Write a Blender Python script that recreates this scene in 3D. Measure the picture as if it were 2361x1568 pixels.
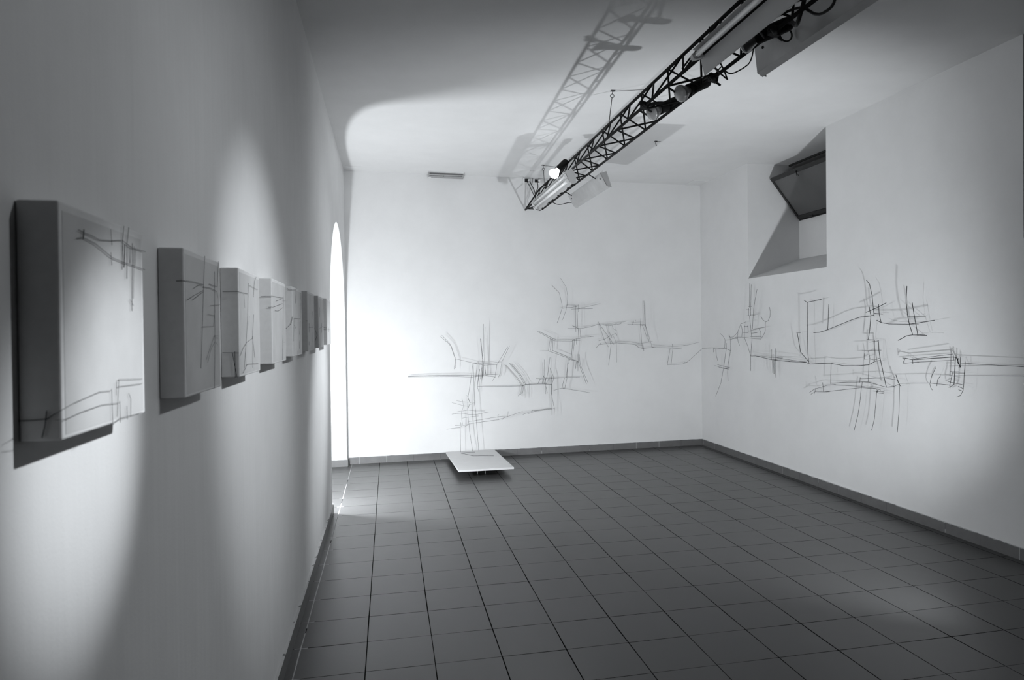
import bpy, math, random
from mathutils import Vector, Matrix
random.seed(7)
for _o in list(bpy.data.objects):
    bpy.data.objects.remove(_o)
C = bpy.context.scene.collection
scene = bpy.context.scene

# ------------------------------------------------------------------ camera
R_CAM = [[0.977087, -0.212552, -0.011051], [0.01284, 0.007039, 0.999893], [0.212451, 0.977124, -0.009607]]
cd = bpy.data.cameras.new('camera')
cam = bpy.data.objects.new('camera', cd)
C.objects.link(cam)
cam.matrix_world = Matrix.LocRotScale(None, None, None)
_m = Matrix(((R_CAM[0][0], R_CAM[1][0], -R_CAM[2][0]), (R_CAM[0][1], R_CAM[1][1], -R_CAM[2][1]), (R_CAM[0][2], R_CAM[1][2], -R_CAM[2][2]))).to_4x4()
_m.translation = (0.4679, 0.0, 1.4722)
cam.matrix_world = _m
cd.sensor_fit = 'HORIZONTAL'
cd.sensor_width = 36.0
cd.lens = 24.5760
cd.shift_x = -0.028326
cd.shift_y = -0.003200
cd.clip_start = 0.05
cd.dof.use_dof = True
cd.dof.focus_distance = 5.5
cd.dof.aperture_fstop = 7.0
scene.camera = cam

# ------------------------------------------------------------------ world and lights
wd = bpy.data.worlds.new('night')
scene.world = wd
wd.use_nodes = True
wd.node_tree.nodes['Background'].inputs[0].default_value = (0.6, 0.75, 1.0, 1)
wd.node_tree.nodes['Background'].inputs[1].default_value = 0.012

scene.view_settings.view_transform = 'Standard'
scene.view_settings.look = 'None'
scene.view_settings.exposure = 0.2
scene.view_settings.gamma = 1.0
scene.view_settings.use_curve_mapping = False

COOL = (0.925, 0.965, 1.0)

def lamp(name, kind, loc, energy, radius, target=None, angle=60, blend=1.0):
    l = bpy.data.lights.new(name, kind)
    l.energy = energy
    l.color = COOL
    l.shadow_soft_size = radius
    if kind == 'SPOT':
        l.spot_size = math.radians(angle)
        l.spot_blend = blend
    o = bpy.data.objects.new(name, l)
    C.objects.link(o)
    o.location = loc
    if target is not None:
        o.rotation_euler = (Vector(target) - Vector(loc)).to_track_quat('-Z', 'Y').to_euler()
    return o

# lamp standing inside the arched doorway, hidden by the near jamb
lamp('doorway_lamp_light', 'POINT', (-0.215, 6.02, 0.62), 165, 0.045)
# floor lamp low beside the right wall, just outside the frame
lamp('low_lamp_light', 'SPOT', (3.25, 2.42, 0.22), 365, 0.055, (2.55, 7.4, 2.40), 95, 0.85)
# (the truss lamps carry their own lights, in make_spotlight)

# wire polylines in metres: (radius, points)
SCULPT={
'W1':[(0.0016,[(1.041,8.006,1.409),(1.129,8.009,1.332),(1.158,8.01,1.293),(1.202,8.011,1.155),(1.408,8.018,1.101),(1.526,8.021,1.073),(1.687,8.027,1.075),(1.816,8.031,1.282)]),
 (0.0016,[(1.054,7.994,1.425),(1.138,7.997,1.336),(1.164,7.998,1.289),(1.205,7.999,1.16)]),
 (0.0016,[(1.2,7.987,1.156),(1.19,7.987,1.037)]),
 (0.0016,[(1.208,8.005,1.155),(1.208,8.005,1.046)]),
 (0.0016,[(1.742,8.01,1.108),(1.836,8.013,1.294)]),
 (0.0016,[(1.408,8.018,1.101),(1.527,8.021,1.088),(1.742,8.028,1.108),(1.723,8.028,0.966),(1.699,8.027,0.926)]),
 (0.0016,[(1.685,8.015,1.076),(1.659,8.014,0.931),(1.628,8.013,0.892)]),
 (0.0016,[(0.668,7.97,0.965),(0.9,7.977,0.971),(1.201,7.987,0.968),(1.414,7.994,0.957),(1.712,8.003,0.968)]),
 (0.0016,[(0.668,7.988,0.962),(1.203,8.005,0.95),(1.389,8.011,0.941),(1.554,8.016,0.95),(1.667,8.02,0.933)]),
 (0.0016,[(1.532,8.004,1.55),(1.526,8.003,1.243),(1.511,8.003,1.069),(1.493,8.002,0.956),(1.488,8.002,0.916)]),
 (0.0016,[(1.551,8.022,1.514),(1.54,8.022,1.108),(1.555,8.022,0.953)]),
 (0.0016,[(1.495,8.008,1.38),(1.509,8.009,1.23),(1.525,8.009,1.069),(1.51,8.009,0.922)]),
 (0.0016,[(1.497,7.997,1.377),(1.524,7.997,1.109),(1.526,7.997,0.951)]),
 (0.0016,[(1.512,8.015,1.055),(1.508,8.015,0.935)]),
 (0.0016,[(1.54,8.004,1.055),(1.547,8.004,0.975)]),
 (0.0016,[(1.408,8.018,1.101),(1.391,8.017,0.978),(1.344,8.016,0.699),(1.369,8.016,0.644),(1.339,8.015,0.572)]),
 (0.0016,[(1.407,8.006,1.102),(1.413,8.006,0.938),(1.419,8.006,0.644),(1.434,8.006,0.509),(1.442,8.007,0.349),(1.46,8.007,0.095)]),
 (0.0012,[(1.274,8.013,0.706),(1.294,8.014,0.613),(1.265,8.013,0.53),(1.273,8.013,0.439),(1.283,8.014,0.383),(1.349,8.016,0.401),(1.438,8.019,0.413),(1.694,8.027,0.437),(1.766,8.029,0.457),(1.984,8.036,0.523)]),
 (0.0012,[(1.331,8.003,0.735),(1.369,8.004,0.65),(1.347,8.004,0.591)]),
 (0.0012,[(1.207,7.987,0.678),(1.284,7.99,0.661),(1.415,7.994,0.646),(1.367,7.992,0.627)]),
 (0.0012,[(1.16,8.004,0.655),(1.292,8.008,0.614),(1.338,8.009,0.606)]),
 (0.0012,[(1.213,7.993,0.55),(1.339,7.997,0.564),(1.43,8,0.552),(1.535,8.004,0.548)]),
 (0.0012,[(1.158,8.01,0.522),(1.264,8.013,0.529),(1.347,8.016,0.513),(1.433,8.018,0.506),(1.584,8.023,0.532)]),
 (0.0012,[(1.276,8.001,0.473),(1.346,8.004,0.483),(1.464,8.007,0.491)]),
 (0.0012,[(1.094,7.983,0.358),(1.252,7.989,0.372)]),
 (0.0012,[(1.192,8.005,0.391),(1.254,8.007,0.391)]),
 (0.0012,[(1.261,7.995,0.372),(1.26,7.995,0.414)]),
 (0.0012,[(1.353,8.016,0.429),(1.694,8.027,0.471),(1.806,8.031,0.472),(1.814,8.031,0.53)]),
 (0.0012,[(1.692,8.015,0.438),(1.689,8.015,0.483),(1.7,8.015,0.499)]),
 (0.0012,[(1.74,8.004,0.438),(1.762,8.005,0.46)]),
 (0.0012,[(1.294,8.008,0.369),(1.345,8.01,0.395)]),
 (0.0016,[(1.341,8.015,0.653),(1.34,8.015,0.513),(1.348,8.016,0.436),(1.352,8.016,0.394),(1.359,8.016,0.316),(1.391,8.017,0.084)]),
 (0.0016,[(1.253,8.001,0.084),(1.25,8.001,0.379),(1.256,8.001,0.427)])],
'W2':[(0.0024,[(1.485,8.04,1.028),(1.468,8.04,0.921),(1.458,8.039,0.827),(1.994,8.057,0.818),(2.026,8.058,0.834),(2.233,8.064,0.834),(2.344,8.068,0.825)]),
 (0.0024,[(1.479,8.028,1.008),(1.463,8.027,0.881)]),
 (0.0016,[(1.458,8.039,0.82),(1.474,8.04,0.766)]),
 (0.0016,[(1.78,8.038,1.073),(1.91,8.042,0.93),(1.978,8.044,0.826)]),
 (0.0016,[(1.793,8.026,1.069),(1.921,8.03,0.93),(1.992,8.033,0.824)]),
 (0.0016,[(1.832,8.045,1.09),(1.946,8.049,0.962),(2.014,8.051,0.835)]),
 (0.0016,[(1.848,8.034,1.092),(1.964,8.038,0.956),(2.027,8.04,0.838)]),
 (0.0016,[(1.983,8.056,0.818),(1.972,8.056,0.743),(1.937,8.055,0.701)]),
 (0.0016,[(1.992,8.045,0.819),(1.98,8.044,0.744),(1.956,8.043,0.707)]),
 (0.0016,[(1.999,8.033,0.819),(1.989,8.032,0.745),(1.974,8.032,0.711)]),
 (0.0016,[(2.014,8.051,0.822),(2.008,8.051,0.67)]),
 (0.0016,[(2.028,8.04,0.832),(2.025,8.04,0.682)]),
 (0.0016,[(2.156,8.062,0.904),(2.206,8.063,0.895),(2.347,8.068,0.896),(2.529,8.074,0.901),(2.697,8.079,0.905)]),
 (0.0016,[(2.203,8.051,0.896),(2.174,8.05,0.84)]),
 (0.0016,[(2.24,8.041,0.935),(2.225,8.04,0.84)]),
 (0.0016,[(2.249,8.059,0.897),(2.237,8.058,0.834)]),
 (0.0016,[(2.272,8.048,0.9),(2.25,8.047,0.834)]),
 (0.0016,[(2.269,8.066,0.894),(2.273,8.066,0.832)]),
 (0.0016,[(2.309,8.055,0.898),(2.276,8.054,0.837)]),
 (0.0016,[(2.255,8.041,1.123),(2.246,8.041,0.908)]),
 (0.0016,[(2.239,8.059,1.092),(2.236,8.058,0.941),(2.261,8.059,0.899)]),
 (0.0016,[(2.325,8.049,1.152),(2.299,8.048,0.981),(2.279,8.048,0.897)]),
 (0.0016,[(2.325,8.067,1.024),(2.373,8.069,0.903),(2.347,8.068,0.825)]),
 (0.0016,[(2.329,8.055,1.008),(2.342,8.056,0.897),(2.343,8.056,0.718),(2.343,8.056,0.46)]),
 (0.0016,[(2.338,8.044,0.827),(2.337,8.044,0.706),(2.37,8.045,0.54),(2.365,8.045,0.467)]),
 (0.0016,[(2.271,8.06,0.83),(2.269,8.06,0.716)]),
 (0.0016,[(2.271,8.048,0.804),(2.287,8.048,0.725)]),
 (0.0012,[(1.99,8.056,0.483),(2.117,8.061,0.522),(2.343,8.068,0.545)]),
 (0.0012,[(2.048,8.046,0.489),(2.142,8.049,0.517),(2.343,8.056,0.533)]),
 (0.0012,[(2.091,8.036,0.53),(2.126,8.037,0.522),(2.338,8.044,0.541)])],
'W3':[(0.0016,[(2.358,8.068,2.004),(2.451,8.071,1.913),(2.482,8.072,1.777),(2.485,8.073,1.735),(2.451,8.071,1.63),(2.42,8.07,1.552)]),
 (0.0016,[(2.482,8.06,1.727),(2.651,8.066,1.745),(2.668,8.066,1.745)]),
 (0.0016,[(2.593,8.052,1.715),(2.664,8.054,1.721),(2.858,8.061,1.723)]),
 (0.0016,[(2.653,8.072,1.761),(2.65,8.072,1.445)]),
 (0.0016,[(2.664,8.06,1.765),(2.669,8.06,1.497)]),
 (0.0016,[(2.551,8.075,1.485),(2.685,8.079,1.486),(2.751,8.081,1.491),(2.829,8.084,1.503),(2.918,8.087,1.529),(2.952,8.088,1.53)]),
 (0.0016,[(2.608,8.065,1.519),(2.682,8.067,1.486)]),
 (0.0016,[(2.676,8.055,1.486),(2.679,8.055,1.366)]),
 (0.0016,[(2.7,8.073,1.485),(2.707,8.074,1.381),(2.843,8.078,1.384)]),
 (0.0016,[(2.613,8.059,1.356),(2.701,8.061,1.365)]),
 (0.0016,[(2.606,8.076,1.34),(2.705,8.08,1.342)]),
 (0.0016,[(2.174,8.05,1.455),(2.332,8.056,1.37),(2.385,8.057,1.341),(2.603,8.064,1.337)]),
 (0.0016,[(2.185,8.039,1.46),(2.353,8.044,1.375),(2.399,8.046,1.356),(2.6,8.052,1.354)]),
 (0.0016,[(2.333,8.062,1.37),(2.31,8.061,1.23)]),
 (0.0016,[(2.347,8.05,1.365),(2.329,8.049,1.23)]),
 (0.0016,[(2.367,8.069,1.375),(2.36,8.068,1.229)]),
 (0.0016,[(2.21,8.052,1.226),(2.308,8.055,1.225)]),
 (0.0016,[(2.306,8.043,1.223),(2.576,8.051,1.124)]),
 (0.0016,[(2.358,8.062,1.229),(2.591,8.07,1.13)]),
 (0.0016,[(2.607,8.058,1.356),(2.588,8.058,1.125)]),
 (0.0016,[(2.632,8.077,1.355),(2.607,8.076,1.129)]),
 (0.0016,[(2.636,8.065,1.355),(2.633,8.065,1.282)]),
 (0.0016,[(2.649,8.054,1.366),(2.651,8.054,1.294)]),
 (0.0016,[(2.553,8.069,1.12),(2.671,8.073,1.091)]),
 (0.0016,[(2.588,8.058,1.117),(2.668,8.06,1.097)]),
 (0.0016,[(2.554,8.075,1.115),(2.543,8.074,1.062),(2.536,8.074,0.936),(2.533,8.074,0.899)]),
 (0.0016,[(2.542,8.062,1.063),(2.522,8.062,0.901)]),
 (0.0016,[(2.669,8.054,1.179),(2.671,8.055,1.092),(2.706,8.056,0.986),(2.77,8.058,0.821)]),
 (0.0016,[(2.689,8.073,1.179),(2.698,8.073,1.059),(2.727,8.074,0.984),(2.798,8.077,0.827)]),
 (0.0016,[(2.648,8.06,1.092),(2.638,8.059,1.003)]),
 (0.0016,[(2.666,8.078,1.091),(2.658,8.078,1.007)]),
 (0.0016,[(2.669,8.066,1.092),(2.668,8.066,0.976)]),
 (0.0016,[(2.497,8.049,0.902),(2.463,8.048,0.777)]),
 (0.0016,[(2.534,8.068,0.9),(2.505,8.067,0.775)]),
 (0.0016,[(2.366,8.051,0.756),(2.464,8.054,0.779),(2.502,8.055,0.773),(2.817,8.065,0.713)]),
 (0.0012,[(2.467,8.072,2.088),(2.539,8.074,1.976),(2.553,8.075,1.861),(2.545,8.074,1.766),(2.528,8.074,1.693),(2.487,8.073,1.591)]),
 (0.0012,[(2.542,8.062,1.768),(2.685,8.067,1.762)]),
 (0.0012,[(2.664,8.054,1.718),(2.769,8.058,1.742),(2.956,8.064,1.781)]),
 (0.0012,[(2.683,8.073,1.776),(2.683,8.073,1.682)]),
 (0.0012,[(2.767,8.064,1.398),(2.867,8.067,1.384)]),
 (0.0012,[(2.571,8.075,1.114),(2.554,8.075,1.067)])],
'W4':[(0.0016,[(2.936,8.087,1.564),(3.006,8.089,1.35),(3.059,8.091,1.259)]),
 (0.0016,[(2.948,8.076,1.53),(3.048,8.079,1.398),(3.125,8.081,1.287)]),
 (0.0016,[(2.944,8.063,1.529),(3.056,8.067,1.515),(3.22,8.072,1.538)]),
 (0.0016,[(3.066,8.085,1.515),(3.067,8.085,1.445),(3.103,8.087,1.37)]),
 (0.0016,[(2.933,8.069,1.335),(3,8.071,1.35),(3.062,8.073,1.384),(3.153,8.076,1.423),(3.166,8.077,1.396)]),
 (0.0016,[(2.904,8.086,1.249),(2.938,8.087,1.287),(3.084,8.092,1.301),(3.164,8.094,1.305),(3.289,8.099,1.295),(3.42,8.103,1.278),(3.513,8.106,1.276)]),
 (0.0016,[(2.963,8.076,1.308),(2.946,8.075,1.29)]),
 (0.0016,[(3.061,8.067,1.384),(3.085,8.068,1.275),(3.053,8.067,1.036)]),
 (0.0016,[(3.412,8.097,1.275),(3.452,8.098,1.244),(3.504,8.1,1.232),(3.655,8.104,1.244),(3.866,8.111,1.231),(4.016,8.116,1.22)]),
 (0.0016,[(3.5,8.087,1.279),(3.511,8.088,1.201)]),
 (0.0016,[(3.527,8.106,1.818),(3.533,8.106,1.543)]),
 (0.0016,[(3.479,8.093,1.6),(3.472,8.093,1.516),(3.494,8.093,1.23)]),
 (0.0016,[(3.3,8.075,1.528),(3.362,8.077,1.525),(3.529,8.082,1.529)]),
 (0.0016,[(3.389,8.096,1.573),(3.372,8.095,1.525)]),
 (0.0016,[(3.531,8.088,1.532),(3.583,8.09,1.307)]),
 (0.0016,[(3.477,8.105,1.516),(3.538,8.107,1.516)]),
 (0.0012,[(2.986,8.089,1.531),(3.132,8.093,1.532),(3.297,8.099,1.569)]),
 (0.0012,[(3.1,8.08,1.528),(3.122,8.081,1.477),(3.17,8.083,1.453)]),
 (0.0012,[(3.111,8.069,1.402),(3.155,8.07,1.306),(3.156,8.07,1.071)]),
 (0.0012,[(3.162,8.088,1.329),(3.344,8.094,1.315),(3.47,8.098,1.292),(3.632,8.104,1.318)]),
 (0.0012,[(3.531,8.088,1.796),(3.539,8.089,1.516)]),
 (0.0012,[(3.36,8.101,1.552),(3.533,8.106,1.543)]),
 (0.0012,[(3.41,8.09,1.581),(3.401,8.09,1.544)]),
 (0.0012,[(3.494,8.081,1.516),(3.562,8.083,1.343)]),
 (0.0012,[(3.542,8.101,1.516),(3.62,8.103,1.266),(3.62,8.103,1.244)]),
 (0.0012,[(3.627,8.092,1.277),(3.885,8.1,1.251),(4.074,8.106,1.259),(4.254,8.112,1.3)])],
'W5':[(0.0016,[(3.868,8.117,1.231),(3.827,8.116,1.024)]),
 (0.0016,[(3.893,8.106,1.283),(3.899,8.106,1.223),(3.873,8.105,1.024)]),
 (0.0016,[(3.817,8.092,1.024),(4.022,8.098,1.03),(4.081,8.1,1.05),(4.263,8.106,1.195)]),
 (0.0016,[(4.272,8.056,1.222),(4.272,7.761,1.234),(4.272,7.695,1.222),(4.272,7.464,1.236),(4.272,7.333,1.214)]),
 (0.0016,[(4.26,7.73,1.233),(4.26,7.733,1.183)]),
 (0.0016,[(4.248,7.651,1.22),(4.248,7.638,1.147),(4.248,7.602,1.088)]),
 (0.0016,[(4.266,7.573,1.41),(4.266,7.49,1.374),(4.266,7.446,1.331),(4.266,7.319,1.337),(4.266,7.26,1.352),(4.266,7.173,1.369),(4.266,7.051,1.367),(4.266,6.655,1.351)]),
 (0.0016,[(4.254,7.329,1.403),(4.254,7.296,1.342),(4.254,7.294,1.215)]),
 (0.0016,[(4.272,7.384,1.382),(4.272,7.33,1.365),(4.272,7.261,1.37),(4.272,7.164,1.419)]),
 (0.0016,[(4.26,7.438,1.329),(4.26,7.45,1.24)]),
 (0.0016,[(4.248,7.381,1.298),(4.248,7.386,1.236),(4.248,7.458,1.004),(4.248,7.527,0.831),(4.248,7.664,0.663)]),
 (0.0016,[(4.266,7.321,1.214),(4.266,7.384,1.041),(4.266,7.392,0.955),(4.266,7.384,0.864)]),
 (0.0016,[(4.254,7.695,1.024),(4.254,7.352,1)]),
 (0.0016,[(4.272,7.66,1.037),(4.272,7.356,1.018)]),
 (0.0016,[(4.26,7.6,1.008),(4.26,7.363,0.999)]),
 (0.0016,[(4.248,6.932,1.535),(4.248,7.043,1.514),(4.248,7.109,1.432),(4.248,7.124,1.372),(4.248,7.106,1.321),(4.248,7.075,1.274)]),
 (0.0016,[(4.266,7.076,1.514),(4.266,7.04,1.44),(4.266,7.06,1.372)]),
 (0.0016,[(4.254,6.975,1.497),(4.254,6.979,1.368)]),
 (0.0016,[(4.272,7.019,1.488),(4.272,6.927,1.487)]),
 (0.0016,[(4.26,6.914,1.494),(4.26,6.902,1.422)]),
 (0.0016,[(4.248,6.998,1.42),(4.248,6.881,1.418)]),
 (0.0016,[(4.266,6.996,1.363),(4.266,6.925,1.269),(4.266,6.868,1.172)]),
 (0.0016,[(4.254,6.851,1.947),(4.254,6.866,1.69)]),
 (0.0016,[(4.272,6.852,1.937),(4.272,6.87,1.672),(4.272,6.872,1.601)]),
 (0.0016,[(4.26,6.889,1.682),(4.26,6.891,1.601)]),
 (0.0016,[(4.248,6.918,1.668),(4.248,6.815,1.662)]),
 (0.0016,[(4.266,6.909,1.7),(4.266,6.829,1.699)]),
 (0.0016,[(4.254,6.919,1.602),(4.254,6.745,1.603)]),
 (0.0016,[(4.272,6.868,1.619),(4.272,6.721,1.615)]),
 (0.0016,[(4.26,6.873,1.601),(4.26,6.844,1.44),(4.26,6.824,1.352),(4.26,6.853,1.169)]),
 (0.0016,[(4.248,6.691,1.874),(4.248,6.754,1.704),(4.248,6.776,1.59),(4.248,6.789,1.458)]),
 (0.0016,[(4.266,6.854,1.442),(4.266,6.798,1.451),(4.266,6.687,1.46),(4.266,6.654,1.423),(4.266,6.65,1.351)]),
 (0.0016,[(4.254,6.777,1.458),(4.254,6.558,1.474)]),
 (0.0016,[(4.272,6.853,1.412),(4.272,6.736,1.419)]),
 (0.0016,[(4.26,6.64,1.352),(4.26,6.569,1.414),(4.26,6.553,1.44),(4.26,6.548,1.53),(4.26,6.6,1.552),(4.26,6.638,1.591)]),
 (0.0016,[(4.248,6.527,1.529),(4.248,6.474,1.541),(4.248,6.439,1.583),(4.248,6.433,1.633),(4.248,6.448,1.68)]),
 (0.0016,[(4.266,6.861,1.376),(4.266,6.655,1.377)]),
 (0.0016,[(4.263,8.106,1.195),(4.272,8.056,1.222)])],
'W6':[(0.0024,[(4.272,6.879,1.167),(4.272,6.77,1.171),(4.272,6.619,1.159),(4.272,6.457,1.144),(4.272,6.198,1.138),(4.272,5.842,1.141),(4.272,5.809,1.132),(4.272,5.783,1.13),(4.272,5.475,1.151)]),
 (0.0024,[(4.26,5.86,1.722),(4.26,5.813,1.702),(4.26,5.618,1.716),(4.26,5.581,1.722)]),
 (0.0024,[(4.248,5.792,1.701),(4.248,5.793,1.393),(4.248,5.785,1.217),(4.248,5.775,1.156),(4.248,5.786,1.128)]),
 (0.0024,[(4.266,5.985,1.419),(4.266,5.933,1.239),(4.266,5.807,1.154)]),
 (0.0016,[(4.272,6.879,1.167),(4.272,6.881,1.006)]),
 (0.0016,[(4.26,6.749,1.172),(4.26,6.484,1.168),(4.26,6.23,1.171)]),
 (0.0016,[(4.248,6.339,1.17),(4.248,6.101,1.158),(4.248,5.812,1.145)]),
 (0.0016,[(4.266,6.443,1.25),(4.266,6.447,1.144)]),
 (0.0016,[(4.254,6.398,1.205),(4.254,6.399,1.142)]),
 (0.0016,[(4.272,6.384,1.26),(4.272,6.39,1.151)]),
 (0.0016,[(4.26,6.346,1.232),(4.26,6.356,1.14)]),
 (0.0016,[(4.248,6.401,1.142),(4.248,6.395,1.013)]),
 (0.0016,[(4.266,6.413,1.141),(4.266,6.405,0.999)]),
 (0.0016,[(4.254,6.377,1.143),(4.254,6.37,1.005)]),
 (0.0016,[(4.272,6.387,1.151),(4.272,6.377,0.967)]),
 (0.0016,[(4.26,6.445,1.144),(4.26,6.328,1.149)]),
 (0.0016,[(4.248,5.971,1.417),(4.248,5.902,1.42)]),
 (0.0024,[(4.272,5.501,1.672),(4.272,5.52,1.447)]),
 (0.0024,[(4.26,5.715,1.419),(4.26,5.62,1.424),(4.26,5.505,1.447),(4.26,5.179,1.527),(4.26,5.066,1.55),(4.26,4.937,1.556),(4.26,4.898,1.564)]),
 (0.0024,[(4.248,4.972,1.848),(4.248,4.933,1.81),(4.248,4.904,1.72),(4.248,4.892,1.631),(4.248,4.88,1.551)]),
 (0.0024,[(4.266,4.964,1.631),(4.266,4.943,1.561),(4.266,4.955,1.463),(4.266,4.974,1.367)]),
 (0.0024,[(4.254,4.985,1.586),(4.254,4.844,1.623),(4.254,4.75,1.654)]),
 (0.0024,[(4.272,4.917,1.578),(4.272,4.814,1.568)]),
 (0.0024,[(4.26,5.457,1.15),(4.26,5.285,1.139),(4.26,5.126,1.145),(4.26,4.968,1.16),(4.26,4.898,1.188)]),
 (0.0024,[(4.248,4.88,1.366),(4.248,4.883,1.189)]),
 (0.0024,[(4.266,4.858,1.361),(4.266,4.85,1.278),(4.266,4.84,1.226),(4.266,4.769,0.994)]),
 (0.0024,[(4.254,4.647,1.099),(4.254,4.622,1.04),(4.254,4.595,1.015)]),
 (0.0016,[(4.272,5.002,1.367),(4.272,4.863,1.361)]),
 (0.0016,[(4.26,4.953,1.345),(4.26,4.848,1.355)]),
 (0.0016,[(4.248,5.032,1.272),(4.248,4.802,1.284)]),
 (0.0016,[(4.266,4.975,1.276),(4.266,4.958,1.208),(4.266,4.969,1.163),(4.266,4.981,1.023)]),
 (0.0016,[(4.254,5.009,1.251),(4.254,5.011,1.204),(4.254,4.942,1.211),(4.254,4.89,1.202),(4.254,4.823,1.222)]),
 (0.0016,[(4.272,4.913,1.187),(4.272,4.843,1.203)]),
 (0.0016,[(4.26,5.457,1.15),(4.26,5.467,0.969)]),
 (0.0016,[(4.248,5.446,0.978),(4.248,5.055,1.015),(4.248,4.954,1.022),(4.248,4.747,0.996),(4.248,4.656,1.012),(4.248,4.615,1.028)]),
 (0.0016,[(4.266,5.083,1.04),(4.266,4.789,1.067),(4.266,4.642,1.059),(4.266,4.628,1.022)]),
 (0.0016,[(4.254,5.063,1.054),(4.254,5.068,1.008)]),
 (0.0016,[(4.272,5.803,0.864),(4.272,5.728,0.902),(4.272,5.521,0.955),(4.272,5.481,0.96),(4.272,5.074,0.978),(4.272,4.874,0.973),(4.272,4.841,0.966)]),
 (0.0016,[(4.26,5.762,0.853),(4.26,5.693,0.882),(4.26,5.568,0.89),(4.26,5.058,0.969),(4.26,4.884,0.972)]),
 (0.0016,[(4.248,5.692,0.91),(4.248,5.692,0.862)]),
 (0.0016,[(4.266,5.698,0.914),(4.266,5.699,0.88)]),
 (0.0016,[(4.254,5.575,0.974),(4.254,5.56,0.891)]),
 (0.0016,[(4.272,5.06,1.014),(4.272,5.074,0.961),(4.272,5.092,0.85),(4.272,5.118,0.737),(4.272,5.169,0.6)]),
 (0.0016,[(4.26,4.871,0.96),(4.26,4.882,0.871),(4.26,4.902,0.727),(4.26,4.936,0.633)]),
 (0.0016,[(4.248,4.901,0.955),(4.248,4.773,0.958)]),
 (0.0016,[(4.266,4.886,0.941),(4.266,4.802,0.942)]),
 (0.0016,[(4.254,4.863,0.974),(4.254,4.851,0.944)]),
 (0.0016,[(4.272,4.867,0.967),(4.272,4.887,0.945)]),
 (0.0016,[(4.26,4.617,1.023),(4.26,4.625,0.811),(4.26,4.644,0.657)]),
 (0.0016,[(4.248,4.609,1.037),(4.248,4.297,1.061),(4.248,4.164,1.061),(4.248,4.11,1.061),(4.248,4.078,1.066)]),
 (0.0016,[(4.266,4.262,1.173),(4.266,4.301,1.11),(4.266,4.318,1.053),(4.266,4.309,1.026),(4.266,4.295,1.011)]),
 (0.0016,[(4.254,4.203,1.12),(4.254,4.231,1.091),(4.254,4.239,1.044)])],
'W7':[(0.0024,[(4.272,4.598,1.23),(4.272,4.566,1.229),(4.272,4.49,1.22),(4.272,4.111,1.254),(4.272,4.087,1.253)]),
 (0.0024,[(4.26,4.077,1.255),(4.26,4.091,1.065)]),
 (0.0024,[(4.248,4.042,1.251),(4.248,4.045,1.217),(4.248,4.021,1.192)]),
 (0.0024,[(4.266,4.075,1.253),(4.266,4.043,1.186)]),
 (0.0016,[(4.272,4.595,1.188),(4.272,4.486,1.201),(4.272,4.111,1.231)]),
 (0.0016,[(4.26,4.554,1.229),(4.26,4.581,1.189)]),
 (0.0016,[(4.248,4.554,1.23),(4.248,4.551,1.195)]),
 (0.0016,[(4.266,4.485,1.222),(4.266,4.483,1.189)]),
 (0.0016,[(4.254,4.465,1.227),(4.254,4.091,1.276)]),
 (0.0016,[(4.272,4.111,1.275),(4.272,4.101,1.225)]),
 (0.0016,[(4.26,4.033,1.255),(4.26,4.036,1.187)]),
 (0.0016,[(4.248,3.983,1.227),(4.248,3.996,1.07),(4.248,4.001,1.032),(4.248,4.025,0.996),(4.248,4.056,0.984)]),
 (0.0016,[(4.266,4.064,1.217),(4.266,4.002,1.215),(4.266,3.554,1.214),(4.266,3.282,1.202)]),
 (0.0016,[(4.254,4.078,1.128),(4.254,3.802,1.145),(4.254,3.543,1.159),(4.254,3.272,1.171)]),
 (0.0016,[(4.272,4.116,1.144),(4.272,4.012,1.149)]),
 (0.0016,[(4.26,4.123,1.153),(4.26,4.051,1.156)]),
 (0.0016,[(4.248,4.09,1.15),(4.248,4.115,1.061)]),
 (0.0016,[(4.266,4.146,1.081),(4.266,4.015,1.068)]),
 (0.0016,[(4.254,4.122,1.06),(4.254,4.119,1.039)]),
 (0.0016,[(4.272,4.151,1.041),(4.272,4.104,1.063)]),
 (0.0016,[(4.26,4.056,1.056),(4.26,4.012,1.044)]),
 (0.0016,[(4.248,4.039,1.035),(4.248,4.003,1.027)]),
 (0.0016,[(4.266,4.057,1.186),(4.266,4.04,1.188)])],
'W8':[(0.0024,[(4.232,4.83,1.519),(4.232,4.779,1.501),(4.232,4.693,1.489),(4.232,4.487,1.485),(4.232,4.415,1.49),(4.232,4.232,1.51)]),
 (0.0024,[(4.22,4.793,1.645),(4.22,4.786,1.566),(4.22,4.764,1.499)]),
 (0.0024,[(4.208,4.471,1.767),(4.208,4.48,1.649),(4.208,4.464,1.542),(4.208,4.448,1.485),(4.208,4.415,1.406)]),
 (0.0024,[(4.226,4.44,1.643),(4.226,4.418,1.541),(4.226,4.384,1.4)]),
 (0.0024,[(4.214,4.572,1.364),(4.214,4.484,1.399),(4.214,4.427,1.406),(4.214,4.285,1.403)])]}
PANEL_Y=[(1.022, 1.34), (1.588, 1.905), (2.135, 2.46), (2.715, 3.057), (3.275, 3.612), (3.857, 4.195), (4.437, 4.775), (5.02, 5.355)]
PANEL_Z=[(1.335, 1.648), (1.338, 1.653), (1.347, 1.66), (1.358, 1.674), (1.366, 1.679), (1.373, 1.692), (1.378, 1.696), (1.386, 1.706)]
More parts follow.
